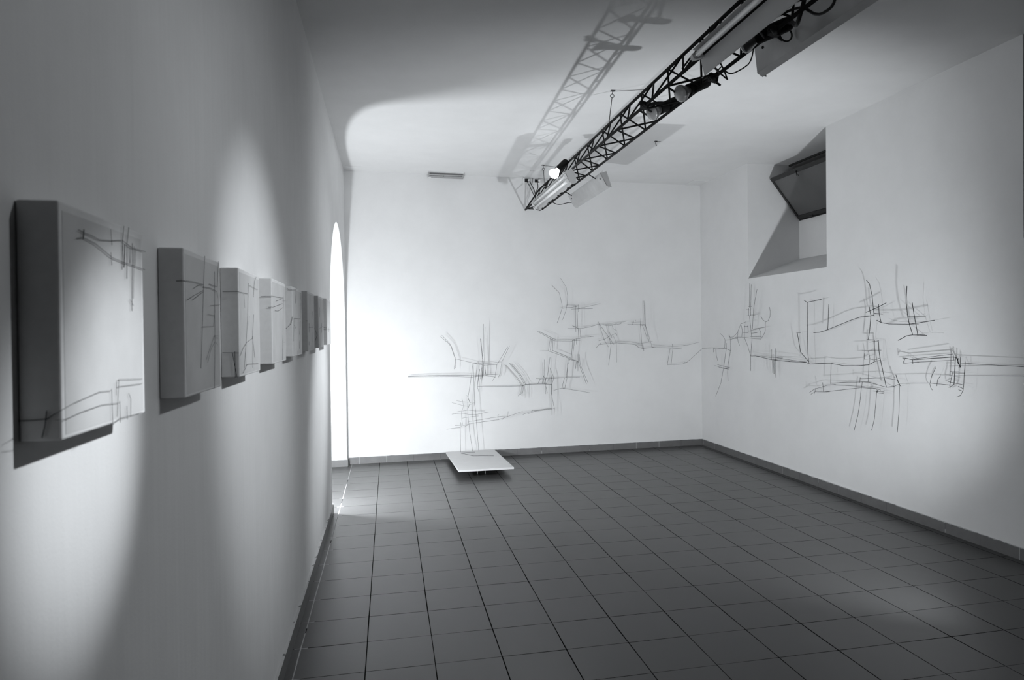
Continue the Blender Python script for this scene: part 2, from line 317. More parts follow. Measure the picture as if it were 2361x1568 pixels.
PANEL_WIRES=[
[(0.001,[(0.053,1.068,1.604),(0.053,1.089,1.608),(0.053,1.129,1.605),(0.053,1.193,1.591),(0.053,1.242,1.588),(0.053,1.285,1.587),(0.053,1.34,1.585)]),
 (0.001,[(0.053,1.074,1.617),(0.053,1.093,1.615),(0.053,1.116,1.615),(0.053,1.143,1.612),(0.053,1.193,1.617),(0.053,1.235,1.623),(0.053,1.278,1.616),(0.053,1.344,1.617)]),
 (0.001,[(0.053,1.244,1.647),(0.053,1.237,1.623),(0.053,1.233,1.576)]),
 (0.001,[(0.053,1.266,1.648),(0.053,1.256,1.619),(0.053,1.253,1.563)]),
 (0.001,[(0.053,1.281,1.624),(0.053,1.274,1.511)]),
 (0.0016,[(0.053,1.092,1.62),(0.053,1.089,1.606)]),
 (0.0016,[(0.053,1.247,1.618),(0.053,1.241,1.58)]),
 (0.0007,[(0.053,1.189,1.634),(0.053,1.193,1.61)]),
 (0.0007,[(0.053,1.188,1.599),(0.053,1.191,1.579)]),
 (0.0007,[(0.053,1.265,1.62),(0.053,1.266,1.589)]),
 (0.0007,[(0.053,1.273,1.618),(0.053,1.269,1.589)]),
 (0.0007,[(0.053,1.296,1.616),(0.053,1.292,1.588)]),
 (0.0007,[(0.053,1.289,1.62),(0.053,1.281,1.532)]),
 (0.0007,[(0.053,1.266,1.53),(0.053,1.282,1.52)]),
 (0.0007,[(0.053,0.998,1.373),(0.053,1.053,1.381),(0.053,1.14,1.389),(0.053,1.181,1.387)]),
 (0.0007,[(0.053,0.997,1.365),(0.053,1.026,1.362),(0.053,1.073,1.366),(0.053,1.147,1.369),(0.053,1.215,1.365)]),
 (0.0007,[(0.053,1.211,1.402),(0.053,1.318,1.396)]),
 (0.0007,[(0.053,1.208,1.391),(0.053,1.318,1.388)]),
 (0.0007,[(0.053,1.182,1.39),(0.053,1.184,1.334)]),
 (0.0007,[(0.053,1.201,1.399),(0.053,1.2,1.378)]),
 (0.0007,[(0.053,1.211,1.402),(0.053,1.202,1.345)]),
 (0.0007,[(0.053,1.214,1.368),(0.053,1.215,1.334)]),
 (0.0007,[(0.053,1.244,1.357),(0.053,1.245,1.335)]),
 (0.0007,[(0.053,1.253,1.377),(0.053,1.262,1.367),(0.053,1.26,1.338)]),
 (0.0007,[(0.053,1.186,1.335),(0.053,1.214,1.341),(0.053,1.311,1.339)]),
 (0.0016,[(0.002,1.019,1.363),(0.017,1.019,1.363),(0.034,1.019,1.364),(0.044,1.019,1.371)]),
 (0.0016,[(0.034,1.019,1.375),(0.032,1.019,1.357),(0.028,1.019,1.34)])],
[(0.0016,[(0.036,1.585,1.583),(0.054,1.585,1.583)]),
 (0.001,[(0.053,1.594,1.584),(0.053,1.659,1.586),(0.053,1.731,1.585)]),
 (0.001,[(0.053,1.75,1.652),(0.053,1.735,1.584),(0.053,1.72,1.49),(0.053,1.701,1.394)]),
 (0.001,[(0.053,1.598,1.543),(0.053,1.658,1.557),(0.053,1.73,1.571)]),
 (0.001,[(0.053,1.639,1.545),(0.053,1.73,1.568)]),
 (0.001,[(0.053,1.65,1.571),(0.053,1.691,1.581),(0.053,1.731,1.584)]),
 (0.001,[(0.053,1.731,1.58),(0.053,1.805,1.581),(0.053,1.862,1.576)]),
 (0.001,[(0.053,1.786,1.59),(0.053,1.862,1.588)]),
 (0.001,[(0.053,1.841,1.624),(0.053,1.836,1.516),(0.053,1.835,1.469),(0.053,1.823,1.34)]),
 (0.001,[(0.053,1.884,1.654),(0.053,1.866,1.588)]),
 (0.0007,[(0.053,1.862,1.576),(0.053,1.871,1.561)]),
 (0.0007,[(0.053,1.793,1.539),(0.053,1.896,1.545)]),
 (0.0007,[(0.053,1.769,1.518),(0.053,1.836,1.516)]),
 (0.0007,[(0.053,1.72,1.488),(0.053,1.822,1.49),(0.053,1.839,1.529)]),
 (0.0007,[(0.053,1.832,1.468),(0.053,1.784,1.437),(0.053,1.75,1.412)]),
 (0.0007,[(0.053,1.834,1.452),(0.053,1.796,1.436),(0.053,1.762,1.404)]),
 (0.0007,[(0.053,1.835,1.467),(0.053,1.868,1.467)]),
 (0.0007,[(0.053,1.835,1.462),(0.053,1.867,1.461)]),
 (0.0007,[(0.053,1.841,1.452),(0.053,1.862,1.444)]),
 (0.0007,[(0.053,1.772,1.341),(0.053,1.827,1.34)])],
[(0.0016,[(0.008,2.132,1.591),(0.052,2.132,1.591)]),
 (0.0016,[(0.005,2.132,1.418),(0.049,2.132,1.416)]),
 (0.0016,[(0.031,2.132,1.418),(0.043,2.132,1.345)]),
 (0.0016,[(0.038,2.132,1.421),(0.038,2.132,1.345)]),
 (0.001,[(0.053,2.136,1.59),(0.053,2.255,1.592)]),
 (0.001,[(0.053,2.261,1.624),(0.053,2.244,1.525),(0.053,2.214,1.441),(0.053,2.181,1.371)]),
 (0.001,[(0.053,2.394,1.653),(0.053,2.36,1.635),(0.053,2.339,1.585)]),
 (0.001,[(0.053,2.341,1.531),(0.053,2.315,1.46),(0.053,2.348,1.395)]),
 (0.001,[(0.053,2.126,1.407),(0.053,2.167,1.427),(0.053,2.224,1.445),(0.053,2.321,1.457)]),
 (0.001,[(0.053,2.204,1.427),(0.053,2.209,1.372)]),
 (0.001,[(0.053,2.165,1.357),(0.053,2.229,1.38),(0.053,2.405,1.374)]),
 (0.001,[(0.053,2.321,1.463),(0.053,2.314,1.365)]),
 (0.0007,[(0.053,2.192,1.588),(0.053,2.203,1.547)]),
 (0.0007,[(0.053,2.276,1.619),(0.053,2.413,1.613)]),
 (0.0007,[(0.053,2.269,1.526),(0.053,2.263,1.495)])],
[(0.0016,[(0.012,2.712,1.606),(0.054,2.712,1.607)]),
 (0.0016,[(0.038,2.712,1.567),(0.053,2.712,1.567)]),
 (0.001,[(0.053,2.73,1.608),(0.053,2.971,1.613)]),
 (0.001,[(0.053,2.797,1.593),(0.053,2.961,1.61)]),
 (0.001,[(0.053,2.726,1.568),(0.053,2.952,1.589)]),
 (0.001,[(0.053,2.766,1.556),(0.053,2.85,1.557),(0.053,2.957,1.573)]),
 (0.001,[(0.053,2.982,1.619),(0.053,2.936,1.364)]),
 (0.0007,[(0.053,2.96,1.602),(0.053,3.041,1.604)]),
 (0.0007,[(0.053,2.943,1.435),(0.053,3.024,1.434)])],
[(0.0016,[(0.03,3.272,1.67),(0.036,3.272,1.663),(0.053,3.272,1.662)]),
 (0.0016,[(0.051,3.272,1.544),(0.042,3.272,1.51),(0.021,3.272,1.491)]),
 (0.001,[(0.053,3.285,1.663),(0.053,3.384,1.67)]),
 (0.001,[(0.053,3.385,1.677),(0.053,3.354,1.606)]),
 (0.001,[(0.053,3.544,1.665),(0.053,3.522,1.536)]),
 (0.001,[(0.053,3.301,1.537),(0.053,3.53,1.539)]),
 (0.001,[(0.053,3.309,1.506),(0.053,3.364,1.489)]),
 (0.001,[(0.053,3.301,1.538),(0.053,3.272,1.434)]),
 (0.001,[(0.053,3.529,1.53),(0.053,3.488,1.463)]),
 (0.001,[(0.053,3.492,1.435),(0.053,3.475,1.397)]),
 (0.001,[(0.053,3.42,1.389),(0.053,3.415,1.365)])],
[(0.0016,[(0.04,3.854,1.534),(0.051,3.854,1.534)]),
 (0.001,[(0.053,4.073,1.59),(0.053,4.05,1.545)]),
 (0.001,[(0.053,3.899,1.522),(0.053,3.886,1.472)]),
 (0.001,[(0.053,3.896,1.499),(0.053,4.106,1.5)]),
 (0.001,[(0.053,4.097,1.513),(0.053,4.095,1.498)]),
 (0.001,[(0.053,3.887,1.426),(0.053,3.884,1.405)]),
 (0.001,[(0.053,4.04,1.472),(0.053,4.033,1.421)])],
[(0.0016,[(0.028,4.434,1.498),(0.042,4.434,1.455),(0.028,4.434,1.415)]),
 (0.001,[(0.053,4.498,1.627),(0.053,4.49,1.569)]),
 (0.001,[(0.053,4.614,1.53),(0.053,4.605,1.471)]),
 (0.001,[(0.053,4.458,1.496),(0.053,4.726,1.514)]),
 (0.001,[(0.053,4.431,1.451),(0.053,4.41,1.395)])],
[(0.0016,[(0.029,5.017,1.505),(0.051,5.017,1.503)]),
 (0.0016,[(0.029,5.017,1.493),(0.049,5.017,1.491)]),
 (0.001,[(0.053,5.149,1.506),(0.053,5.127,1.475)]),
 (0.001,[(0.053,5.049,1.494),(0.053,5.273,1.492)])]]

# ------------------------------------------------------------------ dimensions (metres)
H = 3.2685                       # ceiling
WX = 4.32                        # right wall
YN = -0.9                        # added dark wall behind the camera, cuts the room short
def back_y(x): return 8.05 + 0.0324 * x
TILE, TX, TY = 0.30, 0.0488, 3.1103
AR_C, AR_R, AR_Z, AR_T = 6.915, 1.015, 1.45, 0.55      # arch centre, radius, spring height, wall thickness
SK = 0.076                       # skirting height

# ------------------------------------------------------------------ materials
def new_mat(name):
    m = bpy.data.materials.new(name)
    m.use_nodes = True
    nt = m.node_tree
    b = nt.nodes['Principled BSDF']
    return m, nt, b

def simple(name, col, rough=0.6, metal=0.0, spec=0.5, noise=0.0, nscale=30.0, bump=0.0, bscale=200.0):
    m, nt, b = new_mat(name)
    if isinstance(col, (int, float)): col = (col, col, col)
    b.inputs['Roughness'].default_value = rough
    b.inputs['Metallic'].default_value = metal
    b.inputs['Specular IOR Level'].default_value = spec
    tc = nt.nodes.new('ShaderNodeTexCoord')
    n = nt.nodes.new('ShaderNodeTexNoise')
    n.inputs['Scale'].default_value = nscale
    n.inputs['Detail'].default_value = 5
    nt.links.new(tc.outputs['Object'], n.inputs['Vector'])
    mr = nt.nodes.new('ShaderNodeMapRange')
    mr.inputs['From Min'].default_value = 0.3
    mr.inputs['From Max'].default_value = 0.7
    mr.inputs['To Min'].default_value = 1 - noise
    mr.inputs['To Max'].default_value = 1 + noise * 0.3
    nt.links.new(n.outputs['Fac'], mr.inputs['Value'])
    mx = nt.nodes.new('ShaderNodeVectorMath'); mx.operation = 'SCALE'
    mx.inputs[0].default_value = col
    nt.links.new(mr.outputs['Result'], mx.inputs['Scale'])
    nt.links.new(mx.outputs['Vector'], b.inputs['Base Color'])
    if bump:
        n2 = nt.nodes.new('ShaderNodeTexNoise')
        n2.inputs['Scale'].default_value = bscale
        n2.inputs['Detail'].default_value = 4
        nt.links.new(tc.outputs['Object'], n2.inputs['Vector'])
        bp = nt.nodes.new('ShaderNodeBump')
        bp.inputs['Strength'].default_value = bump
        bp.inputs['Distance'].default_value = 0.002
        nt.links.new(n2.outputs['Fac'], bp.inputs['Height'])
        nt.links.new(bp.outputs['Normal'], b.inputs['Normal'])
    return m

def plaster(name, alb, wave=(1, 1, 1), wave_scale=2.0, wave_d=0.004, fine=0.25):
    """painted plaster: very slight patchiness, trowel waves and fine grain"""
    m, nt, b = new_mat(name)
    b.inputs['Roughness'].default_value = 0.9
    b.inputs['Specular IOR Level'].default_value = 0.2
    tc = nt.nodes.new('ShaderNodeTexCoord')
    mp = nt.nodes.new('ShaderNodeMapping')
    mp.inputs['Scale'].default_value = wave
    nt.links.new(tc.outputs['Object'], mp.inputs['Vector'])
    n1 = nt.nodes.new('ShaderNodeTexNoise')
    n1.inputs['Scale'].default_value = wave_scale
    n1.inputs['Detail'].default_value = 3
    nt.links.new(mp.outputs['Vector'], n1.inputs['Vector'])
    n2 = nt.nodes.new('ShaderNodeTexNoise')
    n2.inputs['Scale'].default_value = 160
    n2.inputs['Detail'].default_value = 4
    nt.links.new(tc.outputs['Object'], n2.inputs['Vector'])
    n3 = nt.nodes.new('ShaderNodeTexNoise')
    n3.inputs['Scale'].default_value = 3.1
    n3.inputs['Detail'].default_value = 8
    n3.inputs['Roughness'].default_value = 0.65
    nt.links.new(tc.outputs['Object'], n3.inputs['Vector'])
    mr = nt.nodes.new('ShaderNodeMapRange')
    mr.inputs['From Min'].default_value = 0.35
    mr.inputs['From Max'].default_value = 0.65
    mr.inputs['To Min'].default_value = alb * 0.965
    mr.inputs['To Max'].default_value = alb * 1.01
    nt.links.new(n3.outputs['Fac'], mr.inputs['Value'])
    cb = nt.nodes.new('ShaderNodeCombineColor')
    for i in range(3): nt.links.new(mr.outputs['Result'], cb.inputs[i])
    nt.links.new(cb.outputs[0], b.inputs['Base Color'])
    b1 = nt.nodes.new('ShaderNodeBump'); b1.inputs['Strength'].default_value = 1.0; b1.inputs['Distance'].default_value = wave_d
    nt.links.new(n1.outputs['Fac'], b1.inputs['Height'])
    b2 = nt.nodes.new('ShaderNodeBump'); b2.inputs['Strength'].default_value = fine; b2.inputs['Distance'].default_value = 0.0012
    nt.links.new(n2.outputs['Fac'], b2.inputs['Height'])
    nt.links.new(b1.outputs['Normal'], b2.inputs['Normal'])
    nt.links.new(b2.outputs['Normal'], b.inputs['Normal'])
    return m

def mathn(nt, op, a, bb=None, c=None):
    n = nt.nodes.new('ShaderNodeMath'); n.operation = op
    for i, v in enumerate((a, bb, c)):
        if v is None: continue
        if isinstance(v, (int, float)): n.inputs[i].default_value = v
        else: nt.links.new(v, n.inputs[i])
    return n.outputs[0]

def tile_material():
    m, nt, b = new_mat('floor_tiles')
    tc = nt.nodes.new('ShaderNodeTexCoord')
    sp = nt.nodes.new('ShaderNodeSeparateXYZ')
    nt.links.new(tc.outputs['Object'], sp.inputs[0])
    nz = nt.nodes.new('ShaderNodeTexNoise'); nz.inputs['Scale'].default_value = 2.3; nz.inputs['Detail'].default_value = 3
    nt.links.new(tc.outputs['Object'], nz.inputs['Vector'])
    wob = mathn(nt, 'MULTIPLY', mathn(nt, 'SUBTRACT', nz.outputs['Fac'], 0.5), 0.006)
    def line(axis, off, wmin, wmax):
        v = mathn(nt, 'ADD', mathn(nt, 'SUBTRACT', sp.outputs[axis], off), wob)
        f = mathn(nt, 'PINGPONG', v, TILE / 2)          # 0 on a joint, TILE/2 in the tile
        w = mathn(nt, 'MULTIPLY_ADD', nz.outputs['Fac'], (wmax - wmin) * 2, wmin - (wmax - wmin) * 0.5)
        e = mathn(nt, 'SUBTRACT', 1.0, mathn(nt, 'DIVIDE', f, mathn(nt, 'MAXIMUM', w, 0.0008)))
        return mathn(nt, 'MINIMUM', mathn(nt, 'MAXIMUM', mathn(nt, 'MULTIPLY', e, 3.0), 0.0), 1.0)
    lx = line(0, TX, 0.0016, 0.0044)
    ly = line(1, TY, 0.0006, 0.0038)
    grout = mathn(nt, 'MAXIMUM', lx, ly)
    # tile body: cloudy grey, each tile a touch different
    cell = nt.nodes.new('ShaderNodeTexWhiteNoise'); cell.noise_dimensions = '2D'
    fl = nt.nodes.new('ShaderNodeCombineXYZ')
    nt.links.new(mathn(nt, 'FLOOR', mathn(nt, 'DIVIDE', mathn(nt, 'SUBTRACT', sp.outputs[0], TX), TILE)), fl.inputs[0])
    nt.links.new(mathn(nt, 'FLOOR', mathn(nt, 'DIVIDE', mathn(nt, 'SUBTRACT', sp.outputs[1], TY), TILE)), fl.inputs[1])
    nt.links.new(fl.outputs[0], cell.inputs['Vector'])
    n2 = nt.nodes.new('ShaderNodeTexNoise'); n2.inputs['Scale'].default_value = 7; n2.inputs['Detail'].default_value = 8; n2.inputs['Roughness'].default_value = 0.7
    nt.links.new(tc.outputs['Object'], n2.inputs['Vector'])
    v = mathn(nt, 'MULTIPLY_ADD', cell.outputs['Value'], 0.005, 0.043)
    v = mathn(nt, 'MULTIPLY', v, mathn(nt, 'MULTIPLY_ADD', n2.outputs['Fac'], 0.36, 0.82))
    # pale cement left in the joint next to the left wall and in a few far joints
    near_l0 = mathn(nt, 'LESS_THAN', mathn(nt, 'ABSOLUTE', mathn(nt, 'SUBTRACT', sp.outputs[0], TX)), 0.03)
    pale = mathn(nt, 'MULTIPLY', near_l0, mathn(nt, 'GREATER_THAN', nz.outputs['Fac'], 0.40))
    gcol = mathn(nt, 'MULTIPLY_ADD', pale, 0.40, 0.010)
    mx = nt.nodes.new('ShaderNodeMix'); mx.data_type = 'FLOAT'
    nt.links.new(grout, mx.inputs[0]); nt.links.new(v, mx.inputs[2]); nt.links.new(gcol, mx.inputs[3])
    cb = nt.nodes.new('ShaderNodeCombineColor')
    for i in range(3): nt.links.new(mx.outputs[0], cb.inputs[i])
    nt.links.new(cb.outputs[0], b.inputs['Base Color'])
    rg = mathn(nt, 'MULTIPLY_ADD', n2.outputs['Fac'], 0.10, 0.29)
    nt.links.new(mathn(nt, 'MAXIMUM', rg, mathn(nt, 'MULTIPLY', grout, 0.9)), b.inputs['Roughness'])
    nt.links.new(mathn(nt, 'MULTIPLY', mathn(nt, 'SUBTRACT', 1.0, grout), 0.5), b.inputs['Specular IOR Level'])
    bp = nt.nodes.new('ShaderNodeBump'); bp.inputs['Strength'].default_value = 0.6; bp.inputs['Distance'].default_value = 0.0015
    bp.invert = True
    nt.links.new(mathn(nt, 'MULTIPLY_ADD', n2.outputs['Fac'], 0.02, grout), bp.inputs['Height'])
    nt.links.new(bp.outputs['Normal'], b.inputs['Normal'])
    return m

def skirting_material(axis, off):
    """ceramic skirting tiles with a joint every 0.30 m along the given axis"""
    m, nt, b = new_mat('skirting_tiles')
    tc = nt.nodes.new('ShaderNodeTexCoord')
    sp = nt.nodes.new('ShaderNodeSeparateXYZ')
    nt.links.new(tc.outputs['Object'], sp.inputs[0])
    f = mathn(nt, 'PINGPONG', mathn(nt, 'SUBTRACT', sp.outputs[axis], off), TILE / 2)
    j = mathn(nt, 'LESS_THAN', f, 0.0018)
    n2 = nt.nodes.new('ShaderNodeTexNoise'); n2.inputs['Scale'].default_value = 14; n2.inputs['Detail'].default_value = 8
    nt.links.new(tc.outputs['Object'], n2.inputs['Vector'])
    n3 = nt.nodes.new('ShaderNodeTexNoise'); n3.inputs['Scale'].default_value = 2.1
    nt.links.new(tc.outputs['Object'], n3.inputs['Vector'])
    body = mathn(nt, 'MULTIPLY_ADD', n2.outputs['Fac'], 0.05, 0.085)
    jc = mathn(nt, 'MULTIPLY_ADD', mathn(nt, 'GREATER_THAN', n3.outputs['Fac'], 0.53), 0.35, 0.04)
    # white paint smeared over the upper edge of the tiles
    edge = mathn(nt, 'GREATER_THAN', mathn(nt, 'ADD', sp.outputs[2], mathn(nt, 'MULTIPLY', n2.outputs['Fac'], 0.014)), SK + 0.0055)
    mx = nt.nodes.new('ShaderNodeMix'); mx.data_type = 'FLOAT'
    nt.links.new(j, mx.inputs[0]); nt.links.new(body, mx.inputs[2]); nt.links.new(jc, mx.inputs[3])
    m2 = nt.nodes.new('ShaderNodeMix'); m2.data_type = 'FLOAT'
    nt.links.new(edge, m2.inputs[0]); nt.links.new(mx.outputs[0], m2.inputs[2]); m2.inputs[3].default_value = 0.45
    cb = nt.nodes.new('ShaderNodeCombineColor')
    for i in range(3): nt.links.new(m2.outputs[0], cb.inputs[i])
    nt.links.new(cb.outputs[0], b.inputs['Base Color'])
    b.inputs['Roughness'].default_value = 0.5
    return m

M = {}
M['plaster'] = plaster('white_plaster', 0.68)
M['plaster_left'] = plaster('white_plaster_streaked', 0.68, wave=(1, 5.0, 0.35), wave_scale=1.7, wave_d=0.006)
M['ceiling'] = plaster('ceiling_plaster', 0.68, wave_scale=1.2, wave_d=0.003, fine=0.12)
M['floor'] = tile_material()
M['metal_black'] = simple('black_painted_steel', 0.008, 0.7, 0.0, 0.15, 0.3, 60)
M['plastic_black'] = simple('black_plastic', 0.008, 0.6, 0, 0.2)
M['cable'] = simple('black_cable', 0.012, 0.6, 0, 0.3)
M['thread'] = simple('thin_iron_wire', (0.03, 0.032, 0.035), 0.7, 0, 0.2)
M['wire'] = simple('iron_wire', (0.012, 0.013, 0.015), 0.6, 0, 0.3)
M['canvas'] = simple('primed_canvas', 0.66, 0.9, 0, 0.1, 0.05, 60, 0.3, 700)
M['sheet'] = simple('canvas_face', 0.56, 0.9, 0, 0.1, 0.10, 9, 0.25, 600)
M['white_enamel'] = simple('white_enamel', 0.50, 0.35, 0, 0.5, 0.04, 12)
M['reflector'] = simple('galvanised_reflector', 0.50, 0.33, 0.45, 0.5, 0.18, 6)
M['white_plastic'] = simple('white_plastic', 0.72, 0.5, 0, 0.4)
M['tube'] = simple('fluorescent_tube', 0.85, 0.2, 0, 0.6)
M['alu'] = simple('brushed_aluminium', 0.42, 0.4, 0.6, 0.5, 0.12, 25)
M['alu_dark'] = simple('dark_slot', 0.10, 0.5, 0.2, 0.5)
M['board'] = simple('white_painted_board', 0.60, 0.55, 0, 0.4, 0.04, 10)
M['dark_frame'] = simple('dark_iron_frame', 0.02, 0.55, 0, 0.4, 0.3, 40)
M['socket'] = simple('black_socket', 0.006, 0.4)
M['rod'] = simple('steel_rod', 0.05, 0.5, 0.3)

def bulb_glass():
    m, nt, b = new_mat('pearl_bulb_glass')
    tc = nt.nodes.new('ShaderNodeTexCoord')
    n = nt.nodes.new('ShaderNodeTexNoise'); n.inputs['Scale'].default_value = 40
    nt.links.new(tc.outputs['Object'], n.inputs['Vector'])
    cb = nt.nodes.new('ShaderNodeCombineColor')
    v = mathn(nt, 'MULTIPLY_ADD', n.outputs['Fac'], 0.1, 0.42)
    for i in range(3): nt.links.new(v, cb.inputs[i])
    nt.links.new(cb.outputs[0], b.inputs['Base Color'])
    b.inputs['Roughness'].default_value = 0.22
    b.inputs['Coat Weight'].default_value = 0.4
    return m
M['bulb'] = bulb_glass()
M['silvered'] = simple('silvered_glass', 0.22, 0.3, 0.6, 0.5, 0.2, 30)
def bulb_lit():
    m, nt, b = new_mat('lit_bulb')
    b.inputs['Base Color'].default_value = (0.9, 0.9, 0.9, 1)
    b.inputs['Emission Color'].default_value = (0.93, 0.97, 1, 1)
    b.inputs['Emission Strength'].default_value = 9
    return m
M['bulb_lit'] = bulb_lit()
def dusty_glass():
    m, nt, b = new_mat('dusty_window_glass')
    tc = nt.nodes.new('ShaderNodeTexCoord')
    n = nt.nodes.new('ShaderNodeTexNoise'); n.inputs['Scale'].default_value = 3; n.inputs['Detail'].default_value = 6
    nt.links.new(tc.outputs['Object'], n.inputs['Vector'])
    cb = nt.nodes.new('ShaderNodeCombineColor')
    v = mathn(nt, 'MULTIPLY_ADD', n.outputs['Fac'], 0.10, 0.09)
    for i in range(3): nt.links.new(v, cb.inputs[i])
    nt.links.new(cb.outputs[0], b.inputs['Base Color'])
    b.inputs['Roughness'].default_value = 0.4
    b.inputs['Transmission Weight'].default_value = 0.35
    b.inputs['IOR'].default_value = 1.45
    return m
M['glass'] = dusty_glass()

# ------------------------------------------------------------------ mesh helpers
class MB:
    def __init__(s): s.v = []; s.f = []; s.smooth = []
    def quad(s, a, b, c, d):
        i = len(s.v); s.v += [a, b, c, d]; s.f.append((i, i+1, i+2, i+3)); s.smooth.append(False)
    def poly(s, pts):
        i = len(s.v); s.v += list(pts); s.f.append(tuple(range(i, i+len(pts)))); s.smooth.append(False)
    def box(s, x0, y0, z0, x1, y1, z1, mat=None, bev=0.0):
        c = [(x, y, z) for x in (x0, x1) for y in (y0, y1) for z in (z0, z1)]
        if mat is not None: c = [tuple(mat @ Vector(p)) for p in c]
        i = len(s.v); s.v += c
        for f in ((0,1,3,2),(4,6,7,5),(0,4,5,1),(2,3,7,6),(0,2,6,4),(1,5,7,3)):
            s.f.append(tuple(i+k for k in f)); s.smooth.append(False)
    def tube(s, pts, r, n=8, cap=True):
        pts = [Vector(p) for p in pts]
        q = [pts[0]]
        for p in pts[1:]:
            if (p - q[-1]).length > 1e-5: q.append(p)
        pts = q
        if len(pts) < 2: return
        rr = r if isinstance(r, (list, tuple)) else [r] * len(pts)
        up = None; rings = []
        for k, p in enumerate(pts):
            if k == 0: t = pts[1] - pts[0]
            elif k == len(pts) - 1: t = pts[-1] - pts[-2]
            else: t = (pts[k+1] - p).normalized() + (p - pts[k-1]).normalized()
            if t.length < 1e-6: t = pts[k] - pts[k-1]
            t.normalize()
            if up is None:
                up = Vector((0, 0, 1)) if abs(t.z) < 0.9 else Vector((1, 0, 0))
            side = t.cross(up)
            if side.length < 1e-5: side = t.cross(Vector((1, 0, 0)))
            side.normalize(); up = side.cross(t).normalized()
            i = len(s.v)
            for j in range(n):
                a = 2*math.pi*j/n
                s.v.append(tuple(p + (side*math.cos(a) + up*math.sin(a)) * rr[k]))
            rings.append(i)
        for a, b in zip(rings, rings[1:]):
            for j in range(n):
                s.f.append((a+j, a+(j+1) % n, b+(j+1) % n, b+j)); s.smooth.append(True)
        if cap:
            s.f.append(tuple(rings[0]+j for j in reversed(range(n)))); s.smooth.append(False)
            s.f.append(tuple(rings[-1]+j for j in range(n))); s.smooth.append(False)
    def lathe(s, prof, n=24, mat=None):
        """profile of (radius, z) turned about the local z axis"""
        rings = []
        for r, z in prof:
            i = len(s.v); rings.append((i, r))
            if r < 1e-6:
                p = Vector((0, 0, z)); s.v.append(tuple(mat @ p if mat else p))
            else:
                for j in range(n):
                    a = 2*math.pi*j/n
                    p = Vector((r*math.cos(a), r*math.sin(a), z)); s.v.append(tuple(mat @ p if mat else p))
        for (a, ra), (b, rb) in zip(rings, rings[1:]):
            for j in range(n):
                k = (j+1) % n
                if ra < 1e-6 and rb < 1e-6: continue
                if ra < 1e-6: s.f.append((a, b+k, b+j))
                elif rb < 1e-6: s.f.append((a+j, a+k, b))
                else: s.f.append((a+j, a+k, b+k, b+j))
                s.smooth.append(True)
    def build(s, name, mat, parent=None, bevel=0.0, loc=None):
        me = bpy.data.meshes.new(name)
        v = s.v
        if loc is not None: v = [(p[0]-loc[0], p[1]-loc[1], p[2]-loc[2]) for p in v]
        me.from_pydata(v, [], s.f)
        me.polygons.foreach_set('use_smooth', s.smooth)
        me.materials.append(mat)
        me.update()
        o = bpy.data.objects.new(name, me)
        C.objects.link(o)
        if parent is not None: o.parent = parent
        elif loc is not None: o.location = loc
        if bevel:
            md = o.modifiers.new('bevel', 'BEVEL'); md.width = bevel; md.segments = 2; md.limit_method = 'ANGLE'
        return o

def thing(name, label, cat, loc=(0, 0, 0), group=None):
    o = bpy.data.objects.new(name, None)
    C.objects.link(o); o.location = loc; o.empty_display_size = 0.1
    o['label'] = label; o['category'] = cat
    if group: o['group'] = group
    return o
def tag(o, label, cat, group=None):
    o['label'] = label; o['category'] = cat
    if group: o['group'] = group
    return o
def struct(o):
    o['kind'] = 'structure'; return o
def rel(pts, loc): return [(p[0]-loc[0], p[1]-loc[1], p[2]-loc[2]) for p in pts]
def smooth_path(pts, sub=6):
    """Catmull-Rom through the points"""
    P = [Vector(p) for p in pts]
    if len(P) < 3: return P
    out = []
    for i in range(len(P)-1):
        p0 = P[max(i-1, 0)]; p1 = P[i]; p2 = P[i+1]; p3 = P[min(i+2, len(P)-1)]
        for k in range(sub):
            t = k/sub
            out.append(0.5*((2*p1) + (p2-p0)*t + (2*p0-5*p1+4*p2-p3)*t*t + (3*p1-p0-3*p2+p3)*t**3))
    out.append(P[-1]); return out

# ------------------------------------------------------------------ the room
b = MB(); b.box(-3.2, YN, -0.12, WX, 8.3, 0.0)
struct(b.build('floor', M['floor']))
b = MB(); b.box(-3.2, YN-0.3, H, 5.75, 8.5, H + 0.15)
struct(b.build('ceiling', M['ceiling']))

# left wall with the arched opening: outline polygon as bands, both faces and the reveal
def arch_pts(n=28):
    pts = [(AR_C - AR_R, 0.0)]
    for k in range(n+1):
        a = math.pi - math.pi*k/n
        pts.append((AR_C + AR_R*math.cos(a), AR_Z + 1.06*math.sin(a)))
    pts.append((AR_C + AR_R, 0.0))
    return pts
b = MB()
ap = arch_pts()
for x in (0.0, -AR_T):
    def q(a, c, d, e):
        b.quad(*[(x, p[0], p[1]) for p in ((a, c, d, e) if x == 0.0 else (e, d, c, a))])
    q((YN, 0), (AR_C-AR_R, 0), (AR_C-AR_R, H), (YN, H))
    q((AR_C+AR_R, 0), (8.06, 0), (8.06, H), (AR_C+AR_R, H))
    for p, n in zip(ap[1:-1], ap[2:-1]):
        q(p, n, (n[0], H), (p[0], H))
for p, n in zip(ap, ap[1:]):
    i = len(b.v)
    b.quad((0, p[0], p[1]), (-AR_T, p[0], p[1]), (-AR_T, n[0], n[1]), (0, n[0], n[1]))
struct(b.build('wall_left', M['plaster_left']))
# back wall, slightly out of square
b = MB()
i = len(b.v)
b.poly([(-AR_T, back_y(-AR_T), 0), (WX+0.01, back_y(WX), 0), (WX+0.01, back_y(WX), H), (-AR_T, back_y(-AR_T), H)])
b.poly([(-AR_T, 8.4, H), (WX+0.3, 8.4, H), (WX+0.3, 8.4, 0), (-AR_T, 8.4, 0)])
struct(b.build('wall_back', M['plaster']))
